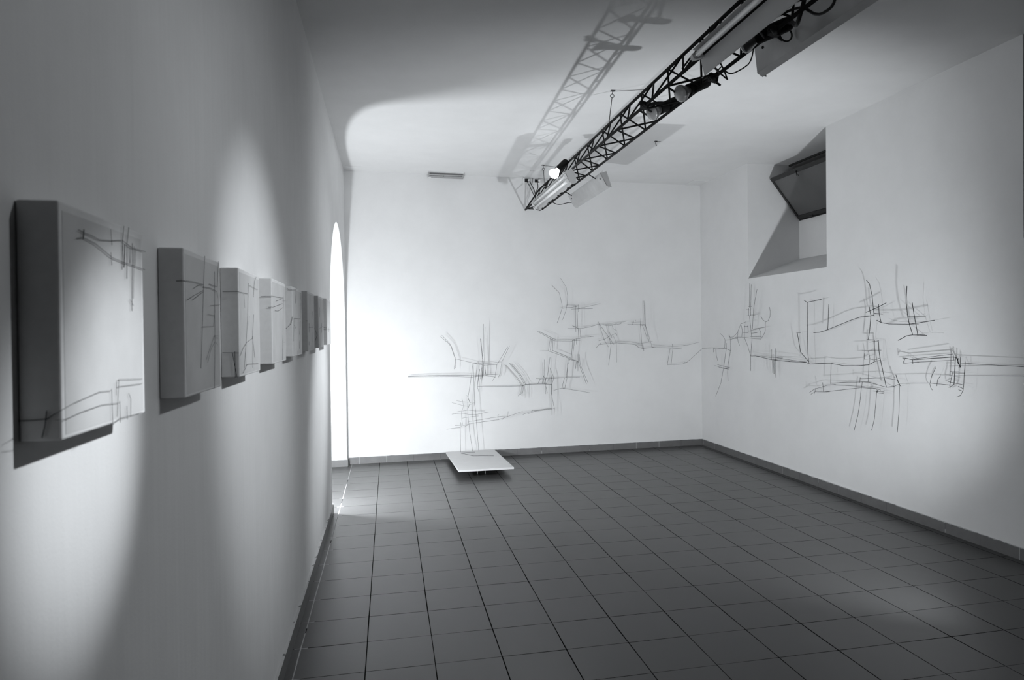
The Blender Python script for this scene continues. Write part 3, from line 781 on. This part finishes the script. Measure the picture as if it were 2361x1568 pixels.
# right wall with two window recesses that run up to the ceiling
SILL, SILLB, RX = 2.01, 2.232, 4.947
REC = [(2.20, 3.603), (5.598, 7.003)]
HOLE0 = 2.655
b = MB()
def rq(y0, z0, y1, z1, x=WX): b.quad((x, y1, z0), (x, y0, z0), (x, y0, z1), (x, y1, z1))
rq(YN, 0, 8.2, SILL)
ys = [YN] + [v for r in REC for v in r] + [8.2]
for k in range(0, len(ys), 2): rq(ys[k], SILL, ys[k+1], H)
for (y0, y1) in REC:
    b.quad((WX, y1, SILL), (WX, y1, H), (RX+0.12, y1, H), (RX, y1, SILLB))
    b.poly([(RX, y1, SILLB), (RX+0.12, y1, H), (RX+0.12, y1, SILLB)])
    b.quad((WX, y0, H), (WX, y0, SILL), (RX, y0, SILLB), (RX+0.12, y0, H))
    b.poly([(RX+0.12, y0, H), (RX, y0, SILLB), (RX+0.12, y0, SILLB)])
    b.quad((WX, y0, SILL), (WX, y1, SILL), (RX, y1, SILLB), (RX, y0, SILLB))
    b.quad((RX, y0, SILLB), (RX, y1, SILLB), (RX, y1, HOLE0), (RX, y0, HOLE0))
    b.quad((RX, y0, HOLE0), (RX, y1, HOLE0), (RX+0.12, y1, HOLE0), (RX+0.12, y0, HOLE0))
struct(b.build('wall_right', M['plaster']))
b = MB(); b.box(-AR_T, YN-0.2, 0, WX, YN, H)  # unseen wall, added close and near-black to soak up bounce light
struct(b.build('wall_front_absorber', simple('dark_absorber', 0.02, 0.95, nscale=6, noise=0.3)))
# the small room beyond the arch
b = MB()
b.quad((-3.0, 4.6, 0), (-3.0, 8.9, 0), (-3.0, 8.9, H), (-3.0, 4.6, H))
b.quad((-AR_T, 4.6, 0), (-3.0, 4.6, 0), (-3.0, 4.6, H), (-AR_T, 4.6, H))
b.quad((-3.0, 8.25, 0), (-AR_T, 8.25, 0), (-AR_T, 8.25, H), (-3.0, 8.25, H))
struct(b.build('wall_passage', M['plaster']))
# light well outside the windows
b = MB()
b.quad((5.65, 1.9, 2.2), (5.65, 1.9, 4.2), (5.65, 7.4, 4.2), (5.65, 7.4, 2.2))
b.quad((RX+0.12, 1.9, 2.4), (5.65, 1.9, 2.4), (5.65, 7.4, 2.4), (RX+0.12, 7.4, 2.4))
struct(b.build('wall_outside', simple('grey_render', 0.25, 0.9)))

# skirting tiles
def skirting(name, p, q, axis, off, n):
    """run from p to q (floor points on the wall), standing out 12 mm along n"""
    bm = MB(); t = 0.012
    a = Vector((p[0], p[1], 0)); c = Vector((q[0], q[1], 0)); nn = Vector((n[0], n[1], 0)) * t
    up = Vector((0, 0, SK))
    P = [a, c, c+nn, a+nn]
    bm.poly([tuple(v) for v in reversed(P)])
    bm.poly([tuple(v+up) for v in P])
    for k in range(4):
        u, w = P[k], P[(k+1) % 4]
        bm.quad(tuple(u), tuple(w), tuple(w+up), tuple(u+up))
    o = bm.build(name, skirting_material(axis, off)); struct(o)
    md = o.modifiers.new('bevel', 'BEVEL'); md.width = 0.003; md.segments = 2
    return o
J0, J1 = AR_C-AR_R, AR_C+AR_R
skirting('baseboard_left', (0, YN), (0, J0+0.012), 1, 0.06, (1, 0))
skirting('baseboard_jamb', (-AR_T, J1), (0, J1), 0, 0.10, (0, -1))
skirting('baseboard_pier', (0, J1-0.012), (0, 8.04), 1, 0.10, (1, 0))
skirting('baseboard_back', (0.0, back_y(0)), (WX, back_y(WX)), 0, 0.125, (0.0324, -1))
skirting('baseboard_right', (WX, YN), (WX, back_y(WX)-0.012), 1, 0.03, (-1, 0))

# windows: fixed iron frame, bottom-hung sash tilted into the recess, dusty pane
def make_window(n, y0, y1):
    root = struct(bpy.data.objects.new('window_%d' % n, None)); C.objects.link(root)
    root.location = (RX, (y0+y1)/2, HOLE0)
    hw = (y1-y0)/2
    hh = H - HOLE0
    f = MB(); t = 0.035
    f.box(0.0, -hw, 0, 0.05, hw, t); f.box(-0.14, -hw+0.02, hh-0.022, -0.115, hw-0.02, hh-0.002)
    f.box(0.0, -hw, t, 0.05, -hw+t, hh-0.05); f.box(0.0, hw-t, t, 0.05, hw, hh-0.05)
    f.build('window_frame', M['dark_frame'], root, 0.004)
    sash = bpy.data.objects.new('sash', None)
    L, ang = 0.555, math.radians(38.5)
    sm = Matrix.Translation((-0.02, 0, 0.018)) @ Matrix.Rotation(-ang, 4, 'Y')
    w = hw - 0.035; s = 0.034
    g = MB()
    g.box(-0.016, -w, 0, 0.016, w, s*1.25, sm); g.box(-0.016, -w, L-s*1.2, 0.016, w, L, sm)
    g.box(-0.016, -w, s, 0.016, -w+s*0.8, L-s, sm); g.box(-0.016, w-s*0.8, s, 0.016, w, L-s, sm)
    so = g.build('sash', M['dark_frame'], root, 0.003)
    p = MB(); p.box(-0.003, -w+s*0.7, s, 0.003, w-s*0.7, L-s, sm)
    p.build('pane', M['glass'], so)
    k = MB()
    k.tube([tuple(sm @ Vector((-0.018, 0.18, L-0.02))), tuple(sm @ Vector((-0.03, 0.18, L-0.05)))], 0.006)
    ring = [tuple(sm @ Vector((-0.032, 0.18+0.012*math.cos(a*math.pi/6), L-0.063+0.012*math.sin(a*math.pi/6)))) for a in range(13)]
    k.tube(ring, 0.003, 6)
    k.build('latch', M['metal_black'], so)
    k = MB()
    for yy in (-0.35, 0.42):
        k.tube([tuple(sm @ Vector((-0.02, yy-0.035, 0.004))), tuple(sm @ Vector((-0.02, yy+0.035, 0.004)))], 0.009, 10)
    k.build('hinge', M['dark_frame'], so)
    return root
make_window(1, *REC[1])
make_window(2, *REC[0])

# ------------------------------------------------------------------ the eight canvases on the left wall
ORD = ['nearest and largest looking box canvas on the left wall, wires rising past its top edge',
       'second box canvas from the camera on the left wall, wire twigs branching off an upright',
       'third box canvas from the camera, wire stilts low on its dark left side',
       'fourth box canvas from the camera, two level wires bending around its edge',
       'fifth box canvas from the camera, a forked wire on its dark side',
       'sixth box canvas from the camera, a single short wire on its dark side',
       'second last box canvas before the arch, a bent wire on its dark side',
       'last and smallest looking box canvas on the left wall, right beside the arch']
PD = 0.05
for i, ((y0, y1), (z0, z1)) in enumerate(zip(PANEL_Y, PANEL_Z)):
    root = thing('canvas_panel', ORD[i], 'artwork', (0, y0, z0), 'wire and canvas panels on the left wall')
    w, h = y1-y0, z1-z0
    bm = MB(); bm.box(0.0005, 0, 0, PD, w, h)
    bm.build('canvas_box', M['canvas'], root, 0.003)
    bm = MB(); bm.box(PD-0.001, 0.010, 0.006, PD+0.0004, w-0.010, h-0.012)
    s = bm.build('canvas_face', M['sheet'], root)
    s['label'] = 'slightly greyer front sheet'
    for r, pts in PANEL_WIRES[i]:
        bm = MB(); bm.tube(rel(pts, (0, y0, z0)), r*0.45, 6)
        bm.build('wire', M['thread'], root)

# ------------------------------------------------------------------ wire sculptures
SC = {
 'W1': ('wire_sculpture', 'spindly wire drawing standing on the white floor board in front of the back wall', 'sculpture'),
 'W2': ('wire_sculpture', 'dark wire drawing on the back wall, long level bar with hooks hanging down', 'sculpture'),
 'W3': ('wire_sculpture', 'stepped wire drawing climbing the middle of the back wall with boxy loops', 'sculpture'),
 'W4': ('wire_sculpture', 'wire drawing on the back wall with one tall spike, left of the corner', 'sculpture'),
 'W5': ('wire_sculpture', 'wire drawing bridging the back right corner and rising under the window recess', 'sculpture'),
 'W6': ('wire_sculpture', 'long wire drawing in the middle of the right wall with a tall T shaped post', 'sculpture'),
 'W7': ('wire_sculpture', 'wire drawing on the right wall, two long wires running to the frame edge', 'sculpture'),
 'W8': ('wire_sculpture', 'small separate wire drawing high on the right wall, shaped like a leaning A', 'sculpture')}
for key, items in SCULPT.items():
    nm, lab, cat = SC[key]
    allp = [p for _, pts in items for p in pts]
    base = min(allp, key=lambda p: p[2])
    root = thing(nm, lab, cat, base, 'wire drawings in space')
    for r, pts in items:
        bm = MB(); bm.tube(rel(pts, base), r, 6)
        bm.build('wire', M['wire'], root)
    if key != 'W1':                                   # pins that hold the drawing off the wall
        cand = sorted(items, key=lambda it: -sum((Vector(a)-Vector(c)).length for a, c in zip(it[1], it[1][1:])))[:4]
        for r, pts in cand:
            p = pts[len(pts)//2]
            e = (p[0], back_y(p[0])-0.0005, p[2]) if key in ('W2', 'W3', 'W4') or (key == 'W5' and p[1] > 8.0) else (WX-0.0005, p[1], p[2])
            bm = MB(); bm.tube(rel([p, e], base), 0.0014, 6)
            bm.build('wall_pin', M['wire'], root)

# ------------------------------------------------------------------ board on the floor under the wire drawing
BT = 0.085
root = thing('floor_board', 'low white board hovering just above the tiles against the back wall', 'board', (1.38, 7.5, 0))
bm = MB()
cs = [(1.088, 8.060), (1.128, 6.960), (1.688, 6.968), (1.650, 8.075)]
n = len(cs)
for z, fl in ((BT-0.018, True), (BT, False)):
    P = [(x-1.38, y-7.5, z) for x, y in cs]
    bm.poly(P if not fl else list(reversed(P)))
for k in range(4):
    (x0, y0), (x1, y1) = cs[k], cs[(k+1) % 4]
    bm.quad((x1-1.38, y1-7.5, BT-0.018), (x0-1.38, y0-7.5, BT-0.018), (x0-1.38, y0-7.5, BT), (x1-1.38, y1-7.5, BT))
o = bm.build('board_top', M['board'], root)
for x, y in ((1.34, 7.16), (1.42, 7.16), (1.24, 7.9), (1.52, 7.9)):
    bm = MB(); bm.tube([(x-1.38, y-7.5, 0), (x-1.38, y-7.5, BT-0.016)], 0.012 if y > 7.5 else 0.003, 10)
    bm.build('foot', M['white_plastic'], root)
wz = BT + 0.002
bm = MB()
bm.tube([(1.245, 7.93, wz), (1.36, 7.72, wz), (1.46, 7.70, wz), (1.585, 7.66, wz)], 0.0016, 6)
bm.tube([(1.245, 7.93, wz), (1.41, 7.95, wz)], 0.0016, 6)
tag(bm.build('loose_wire', M['wire'], None, loc=(1.4, 7.8, wz)), 'thin bent wire lying on the white floor board', 'wire')

# ------------------------------------------------------------------ ceiling truss
DR = Vector((0.0243, 0.9994, 0.0249))
E = {1: Vector((2.262, 8.143, 2.902)), 2: Vector((2.059, 8.143, 2.892)), 3: Vector((2.155, 8.143, 3.068))}
def chord(k, y): return E[k] + DR * ((y - 8.143) / DR.y)
TN = 1.0
root = thing('lighting_truss', 'black triangular lattice truss slung under the ceiling along the room', 'truss', (2.15, 8.1, 2.9))
TL = (2.15, 8.1, 2.9)
for k, yend in ((1, 8.085), (2, 8.11), (3, 7.75)):
    bm = MB(); bm.tube(rel([chord(k, TN), chord(k, yend)], TL), 0.0095, 10)
    bm.build('chord', M['metal_black'], root)
P2 = 0.2275
nodes = []
k = 0
y = 4.683
while y - P2 > TN: y -= P2
ys_n = []
while y < 7.7: ys_n.append(y); y += P2
i0 = round((ys_n[0] - 4.683) / P2)
for j in range(len(ys_n) - 1):
    ya, yb = ys_n[j], ys_n[j+1]
    even = (i0 + j) % 2 == 0
    for (ca, cb) in (((1, 2) if even else (2, 1)), ((3, 1) if even else (1, 3)), ((2, 3) if even else (3, 2))):
        bm = MB(); bm.tube(rel([chord(ca, ya), chord(cb, yb)], TL), 0.0058, 6)
        bm.build('brace', M['metal_black'], root)
bm = MB()
bm.tube(rel([chord(1, 8.08), chord(2, 8.02)], TL), 0.006, 6)
bm.tube(rel([chord(3, 7.75), chord(2, 8.11)], TL), 0.0085, 8)
bm.tube(rel([chord(3, 7.75), chord(1, 8.08)], TL), 0.006, 8)
bm.tube(rel([chord(1, 7.55), chord(2, 8.02)], TL), 0.006, 8)
bm.build('end_frame', M['metal_black'], root)

# hanging rods with eyes
def hanger(label, top, bot, cable_end):
    r = thing('truss_hanger', label, 'hanger', top, 'rods that hang the truss')
    t, b2 = Vector(top), Vector(bot)
    d = (b2 - t).normalized()
    ce = t + d * 0.045
    bm = MB(); bm.tube(rel([ce + d*0.014, b2], top), 0.003, 6); bm.build('rod', M['rod'], r)
    ring = [ce + Vector((math.cos(a*math.pi/8)*0.014, 0, math.sin(a*math.pi/8)*0.014)) for a in range(17)]
    bm = MB(); bm.tube(rel(ring, top), 0.0026, 6); bm.build('eye', M['rod'], r)
    bm = MB(); bm.tube(rel([t, ce - d*0.014], top), 0.003, 6); bm.box(-0.016, -0.016, H-top[2]-0.003, 0.016, 0.016, H-top[2]); bm.build('ceiling_plate', M['rod'], r)
    bm = MB(); bm.tube(rel([t + Vector((0, 0, -0.004)), cable_end], top), 0.0016, 6); bm.build('stay_wire', M['rod'], r)
hanger('thin rod with an eye holding the middle of the truss to the ceiling', (2.138, 5.041, H-0.002), tuple(chord(3, 4.96)), (2.405, 4.953, H-0.004))
hanger('thin rod with an eye holding the far end of the truss, beside the lit spotlight', (2.133, 7.448, H-0.002), tuple(chord(3, 7.42)), (2.302, 7.492, H-0.004))
r = thing('ceiling_hook', 'tiny hook in the bare ceiling to the right of the truss', 'hook', (2.988, 6.32, H))
bm = MB(); bm.tube([(0, 0, 0), (0, 0, -0.03), (0.006, 0, -0.04), (0.0, 0, -0.048)], 0.004, 6); bm.box(-0.012, -0.012, -0.004, 0.012, 0.012, 0); bm.tube([(0, 0, -0.006), (0.05, 0, -0.004)], 0.002, 6)
bm.build('hook', M['rod'], r)

# ------------------------------------------------------------------ reflector spotlights on the truss
def make_spotlight(label, face, aim, clamp_at, lit=False, energy=0, angle=30, blend=1.0, spill=0.3):
    """face: centre of the bulb front; aim: point the lamp looks at; clamp_at: point on a chord"""
    face = Vector(face); d = (Vector(aim) - face).normalized()
    r = thing('spotlight', label, 'spotlight', tuple(face), 'clip-on spotlights on the truss')
    q = d.to_track_quat('Z', 'Y').to_matrix().to_4x4()
    bm = MB(); bm.lathe([(0, -0.235), (0.020, -0.232), (0.029, -0.222), (0.032, -0.205), (0.032, -0.075), (0.033, -0.07), (0.029, -0.07), (0.029, -0.10), (0, -0.10)], 24, q)
    bm.build('housing', M['metal_black'], r)
    bm = MB(); bm.lathe([(0.0, -0.095), (0.022, -0.09), (0.024, -0.07), (0.030, -0.052), (0.043, -0.030), (0.0475, -0.016), (0.0470, -0.012), (0, -0.012)], 28, q)
    ro = bm.build('reflector_bulb', M['bulb_lit' if lit else 'silvered'], r)
    bm = MB(); bm.lathe([(0.0455, -0.0115), (0.0445, -0.005), (0.038, 0.002), (0.024, 0.008), (0, 0.010)], 28, q)
    bm.build('front_glass', M['bulb_lit' if lit else 'bulb'], ro)
    bm = MB()
    c0 = Vector((0, 0, 0)) - d*0.17
    cl = Vector(clamp_at) - face
    mid = (c0 + cl)/2 + Vector((0, 0, 0.01))
    bm.tube(smooth_path([c0, mid, cl], 5), 0.010, 8)
    pv = q.to_3x3() @ Vector((1, 0, 0))
    bm.tube([c0 - pv*0.036, c0 + pv*0.036], 0.012, 12)
    bm.build('bracket', M['metal_black'], r)
    bm = MB()
    mt = Matrix.Translation(cl) @ Matrix.Rotation(math.radians(12), 4, 'Y')
    bm.box(-0.024, -0.016, -0.020, 0.024, 0.016, 0.020, mt)
    co = bm.build('clamp', M['plastic_black'], r, 0.003)
    bm = MB(); bm.tube([cl + Vector((-0.03, 0.0, 0.006)), cl + Vector((0.05, 0.02, -0.028))], 0.006, 8); bm.build('clamp_lever', M['plastic_black'], co)
    bm = MB(); bm.tube([cl + Vector((0.0, -0.01, -0.012)), cl + Vector((-0.035, -0.04, 0.002))], 0.013, 10); bm.build('clamp_knob', M['plastic_black'], co)
    if energy:
        s = bpy.data.lights.new('spotlight_spill', 'SPOT'); s.energy = energy*spill; s.color = COOL
        s.shadow_soft_size = 0.04; s.spot_size = math.radians(95); s.spot_blend = 1.0
        so = bpy.data.objects.new('spotlight_spill', s); C.objects.link(so); so.parent = r
        so.location = d*0.022; so.rotation_euler = d.to_track_quat('-Z', 'Y').to_euler()
        l = bpy.data.lights.new('spotlight_beam', 'SPOT'); l.energy = energy; l.color = COOL
        l.shadow_soft_size = 0.03; l.spot_size = math.radians(angle); l.spot_blend = blend
        lo = bpy.data.objects.new('spotlight_beam', l); C.objects.link(lo); lo.parent = r
        lo.location = d*0.02; lo.rotation_euler = d.to_track_quat('-Z', 'Y').to_euler()
    return r
make_spotlight('switched-on spotlight glaring white near the far end of the truss', (1.944, 6.20, 2.883), (0.0, 5.05, 0.95), tuple(chord(2, 6.33)), True, 300, 28, 1.0, 0.12)
make_spotlight('unlit spotlight with pearly bulb, left one of the two mid truss', (2.02, 3.97, 2.765), (0.0, 3.50, 1.71), tuple(chord(2, 3.90)))
make_spotlight('unlit spotlight with pearly bulb, right one of the two mid truss', (2.05, 3.62, 2.765), (0.0, 3.14, 1.70), tuple(chord(1, 3.40)))
make_spotlight('dark spotlight half hidden behind the nearest fluorescent batten', (2.07, 2.95, 2.775), (0.4, 5.0, 2.35), tuple(chord(1, 2.78)))
make_spotlight('lit spotlight beyond the top frame edge, second from the camera', (1.90, 1.98, 2.66), (0.0, 2.78, 1.35), tuple(chord(2, 1.93)), True, 130, 42, 1.0, 0.2)
make_spotlight('lit spotlight beyond the top frame edge, directly above the camera', (1.88, 1.55, 2.60), (0.0, 1.22, 1.30), tuple(chord(2, 1.48)), True, 215, 15, 1.0, 0.10)

# ------------------------------------------------------------------ fluorescent fittings
def batten(label, y0, y1, top, bot, nrm, two=False):
    """reflector plate hung from the left chord, running along the truss; top/bot are (x,z) at y1"""
    def P(x, z, y): return Vector((x + (y-y1)*DR.x, y, z + (y-y1)*DR.z))
    r = thing('fluorescent_batten', label, 'light fitting', tuple(P(top[0], top[1], y1)), 'fluorescent battens on the truss')
    base = P(top[0], top[1], y1)
    t = Vector((top[0], 0, top[1])); bo = Vector((bot[0], 0, bot[1])); dn = (bo - t).normalized()
    nn = Vector((nrm[0], 0, nrm[1])).normalized()
    W = (bo - t).length
    def L(u, v, y): return P(top[0], top[1], y) - base + dn*u + nn*v
    def prism(bm, prof, a, c):
        A = [L(u, v, a) for u, v in prof]; B = [L(u, v, c) for u, v in prof]
        n = len(prof)
        bm.poly([tuple(p) for p in A]); bm.poly([tuple(p) for p in reversed(B)])
        for k in range(n): bm.quad(tuple(A[(k+1) % n]), tuple(A[k]), tuple(B[k]), tuple(B[(k+1) % n]))
    bm = MB(); prism(bm, [(-0.012, 0.030), (0.0, 0.0), (W, 0.0), (W+0.008, 0.018), (W+0.010, 0.016), (W+0.002, -0.004), (-0.002, -0.004), (-0.015, 0.028)], y0, y1)
    bm.build('reflector', M['white_enamel'], r)
    bm = MB(); prism(bm, [(0.004, -0.004), (W*0.75, -0.004), (W*0.75, -0.045), (0.004, -0.045)], y0+0.02, y1-0.02)
    bm.build('gear_housing', M['white_enamel'], r)
    for ye, s in ((y0, 0.003), (y1, -0.003)) if two else ():
        bm = MB(); prism(bm, [(-0.02, -0.03), (-0.016, 0.030), (W*0.5, 0.030), (W+0.010, 0.018), (W+0.008, -0.03)], ye-0.002*(s > 0), ye+s)
        bm.build('end_plate', M['white_enamel'], r)
    for uu in (W*0.25, W*0.70) if two else (W*0.22,):
        bm = MB(); bm.tube([tuple(L(uu, 0.038, y0+0.035)), tuple(L(uu, 0.038, y1-0.035))], 0.013, 14); to = bm.build('tube', M['tube'], r)
        for ya, yb in ((y0+0.036, y0+0.056), (y1-0.056, y1-0.036)):
            bm = MB(); bm.tube([tuple(L(uu, 0.038, ya)), tuple(L(uu, 0.038, yb))], 0.0138, 14); bm.build('end_cap', M['alu'], to)
        for ya, yb in ((y0+0.012, y0+0.040), (y1-0.040, y1-0.012)):
            bm = MB(); prism(bm, [(uu-0.016, 0), (uu-0.017, 0.045), (uu-0.008, 0.056), (uu+0.008, 0.056), (uu+0.017, 0.045), (uu+0.016, 0)], ya, yb); bm.build('lamp_holder', M['white_plastic'], r, 0.003)
    return r
batten('white fluorescent batten at the far end of the truss, under the lit spotlight', 5.70, 7.25, (2.006, 2.838), (2.036, 2.748), (-1, -0.3), True)
batten('large white fluorescent batten with bare tube on the nearest visible part of the truss', 1.75, 3.10, (1.925, 2.790), (1.953, 2.678), (-1, -0.3))

def tray(label, y0, y1, top, bot):
    def P(x, z, y): return Vector((x + (y-y1)*DR.x, y, z + (y-y1)*DR.z))
    base = P(top[0], top[1], y1)
    r = thing('reflector_tray', label, 'light fitting', tuple(base), 'metal reflector trays on the right side of the truss')
    t = 0.004
    bm = MB()
    W = top[1]-bot[1]
    tilt = bot[0]-top[0]
    prof = [(0, 0), (tilt, -W), (tilt+0.030, -W-0.018), (tilt+0.033, -W-0.015), (tilt+0.004, -W+0.003), (0.004, 0.0), (0.032, 0.02), (0.030, 0.023)]
    A = [P(top[0]+u, top[1]+v, y0) - base for u, v in prof]; B = [P(top[0]+u, top[1]+v, y1) - base for u, v in prof]
    n = len(prof)
    bm.poly([tuple(p) for p in A]); bm.poly([tuple(p) for p in reversed(B)])
    for k in range(n): bm.quad(tuple(A[(k+1) % n]), tuple(A[k]), tuple(B[k]), tuple(B[(k+1) % n]))
    bm.build('tray', M['reflector'], r)
    for ye in (y0, y1):
        bm = MB()
        q = [P(top[0]+u, top[1]+v, ye) - base for u, v in ((0.002, 0.0), (tilt+0.002, -W), (tilt+0.05, -W-0.016), (0.06, 0.02))]
        s = 0.003 if ye == y0 else -0.003
        q2 = [p + Vector((0, s, 0)) for p in q]
        bm.poly([tuple(p) for p in q]); bm.poly([tuple(p) for p in reversed(q2)])
        for k in range(4): bm.quad(tuple(q[k]), tuple(q2[k]), tuple(q2[(k+1) % 4]), tuple(q[(k+1) % 4]))
        bm.build('end_plate', M['reflector'], r)
    bm = MB()
    for yy in (y0+0.06, y1-0.08):
        p = P(top[0]+tilt*0.35, top[1]-W*0.35, yy) - base
        bm.tube([tuple(p + Vector((-0.004, 0, 0))), tuple(p + Vector((0.002, 0, 0)))], 0.007, 10)
    bm.build('screw', M['metal_black'], r)
    bm = MB()
    for yy in (y0+0.15, y1-0.15):
        p = P(top[0]+0.003, top[1]-0.02, yy) - base
        c = chord(1, yy) - base
        bm.tube([tuple(p), tuple(c)], 0.005, 8)
    bm.build('mount', M['metal_black'], r)
    return r
tray('white metal reflector tray on the right side at the far end of the truss', 5.82, 7.03, (2.30, 2.856), (2.358, 2.752))
r = tray('big metal reflector tray on the right of the truss at the top frame edge', 1.95, 3.255, (2.300, 2.922), (2.318, 2.768))
bm = MB(); bm.tube([(0.055, 0.0, -0.03), (0.055, -0.03, -0.03)], 0.012, 10)

# ------------------------------------------------------------------ cables
def cable(label, pts, rad, sub=8):
    base = pts[0]
    bm = MB(); bm.tube(smooth_path(pts, sub), rad, 8)
    o = bm.build('power_cable', M['cable'], None, loc=base)
    return tag(o, label, 'cable', 'cables around the truss')
cable('thin cable sagging below the truss, looped up to the near reflector tray', [(2.16, 3.42, 2.80), (2.193, 3.40, 2.845), (2.215, 3.40, 2.825), (2.255, 3.4, 2.815), (2.320, 3.39, 2.848), (2.335, 3.35, 2.870), (2.325, 3.30, 2.925), (2.276, 3.22, 2.945), (2.18, 3.18, 2.86)], 0.0035)
cable('stiff V shaped cable end sticking down below the truss', [(2.160, 3.5, 2.79), (2.185, 3.42, 2.815), (2.222, 3.40, 2.785), (2.228, 3.40, 2.782), (2.224, 3.4, 2.79), (2.205, 3.40, 2.835), (2.172, 3.40, 2.89)], 0.004, 6)
ring = [(2.262+0.030*math.sin(a*math.pi/8), 2.90, 2.812+0.030*math.cos(a*math.pi/8)) for a in range(17)]
cable('small closed loop of cable hanging in front of the near reflector tray', [(2.14, 2.95, 2.80), (2.20, 2.92, 2.83)] + ring, 0.0040, 3)
cable('cable bundle hanging in bights in front of the near reflector tray', [(2.13, 3.05, 2.82), (2.19, 2.95, 2.83), (2.215, 2.86, 2.80), (2.19, 2.75, 2.80), (2.16, 2.66, 2.745), (2.135, 2.6, 2.74), (2.13, 2.55, 2.80)], 0.009, 6)
cable('cable drooping in a wide curl by the near reflector tray at the frame edge', [(2.10, 2.72, 2.80), (2.14, 2.60, 2.79), (2.158, 2.52, 2.73), (2.165, 2.47, 2.715), (2.172, 2.42, 2.73), (2.165, 2.38, 2.80)], 0.006, 8)
cable('short cable arching along the truss above the near batten', [(1.95, 3.35, 2.80), (2.00, 3.3, 2.87), (2.06, 3.25, 2.93), (2.03, 3.2, 2.955)], 0.005, 8)
cable('longer dark cable dropping from the left socket box to the truss end', [(2.103, 8.075, 3.245), (2.112, 8.05, 3.20), (2.147, 8.0, 3.10), (2.150, 7.95, 3.02), (2.145, 7.9, 2.93), (2.128, 7.9, 2.885), (2.18, 7.9, 2.852), (2.231, 7.9, 2.872)], 0.0045)
cable('straight thin cable from the left socket box down to the truss apex', [(2.080, 8.075, 3.215), (2.10, 8.03, 3.15), (2.125, 7.95, 3.045), (2.135, 7.88, 2.98)], 0.0035)
cable('short cable from the right socket box curling to the truss apex', [(2.196, 8.075, 3.245), (2.198, 8.05, 3.19), (2.189, 8.0, 3.135), (2.146, 7.92, 3.06), (2.132, 7.86, 3.01)], 0.0045)
cable('thin level cable joining the far reflector tray to the truss', [(2.224, 7.5, 2.885), (2.29, 7.4, 2.835), (2.36, 7.25, 2.83), (2.40, 7.19, 2.82)], 0.004)

# socket boxes high on the back wall
def socket_box(label, x):
    y = back_y(x)
    r = thing('socket_box', label, 'electrical box', (x, y, 3.235), 'socket boxes under the ceiling')
    bm = MB(); bm.box(-0.052, -0.028, -0.036, 0.052, 0.0, 0.030); bm.build('box', M['white_plastic'], r, 0.004)
    bm = MB(); bm.box(-0.032, -0.0305, -0.020, 0.022, -0.027, 0.018); so = bm.build('socket', M['socket'], r)
    bm = MB(); bm.lathe([(0, 0), (0.016, 0), (0.017, 0.02), (0.010, 0.034), (0, 0.036)], 14, Matrix.Translation((0.020, -0.028, 0.002)) @ Matrix.Rotation(math.pi/2, 4, 'X')); bm.build('plug', M['white_plastic'], so)
    return r
socket_box('left of the two white socket boxes where the back wall meets the ceiling', 2.083)
socket_box('right of the two white socket boxes where the back wall meets the ceiling', 2.205)

# slot vent at the top of the back wall
vx0, vx1 = 0.925, 1.325
yb = back_y(1.12)
r = thing('slot_vent', 'grey aluminium slot vent between back wall and ceiling, left of the truss', 'vent', ((vx0+vx1)/2, yb, 3.225))
hw = (vx1-vx0)/2
bm = MB()
prof = [(0.0, H-3.225), (-0.145, H-3.225), (-0.140, 0.030), (0.0, -0.002)]
A = [(-hw, u, v) for u, v in prof]; B = [(hw, u, v) for u, v in prof]
bm.poly(A); bm.poly(list(reversed(B)))
for k in range(4): bm.quad(A[(k+1) % 4], A[k], B[k], B[(k+1) % 4])
bm.build('vent_body', M['alu'], r, 0.003)
sl = math.atan2(0.032, 0.140)
mt = Matrix.Translation((0, -0.14, 0.030)) @ Matrix.Rotation(-sl, 4, 'X')
bm = MB(); bm.box(-hw+0.012, 0.055, -0.004, hw-0.012, 0.078, 0.002, mt); so = bm.build('slot', M['alu_dark'], r)
bm = MB(); bm.box(-hw+0.006, 0.046, -0.007, hw-0.006, 0.052, 0.001, mt); bm.build('lip', M['white_enamel'], r)
bm = MB(); bm.box(-hw+0.012, 0.004, -0.002, hw-0.012, 0.040, 0.002, mt); bm.build('flap', M['alu_dark'], r)
bm = MB(); bm.tube([tuple(mt @ Vector((-0.03, 0.066, -0.010))), tuple(mt @ Vector((-0.03, 0.066, 0.002)))], 0.008, 10); bm.build('knob', M['plastic_black'], so)
bm = MB(); bm.box(-hw+0.002, 0.118, -0.005, -hw+0.035, 0.136, 0.002, mt); bm.build('tab', M['white_plastic'], r)

# thin cover plates in the ceiling corners
def plate(label, x0, x1, y0, y1):
    bm = MB(); bm.box(x0, y0, H-0.005, x1, y1, H+0.001)
    o = bm.build('cover_plate', M['ceiling'], None, 0.001, loc=((x0+x1)/2, (y0+y1)/2, H))
    tag(o, label, 'cover plate', 'cover plates on the ceiling edge')
plate('flat white cover plate on the ceiling in the back left corner', 0.03, 0.195, 7.84, 8.05)
plate('flat white cover plate on the ceiling in the back right corner', 4.10, 4.29, 7.90, 8.16)
plate('flat white cover plate on the ceiling above the socket boxes', 2.04, 2.20, 7.72, 8.08)
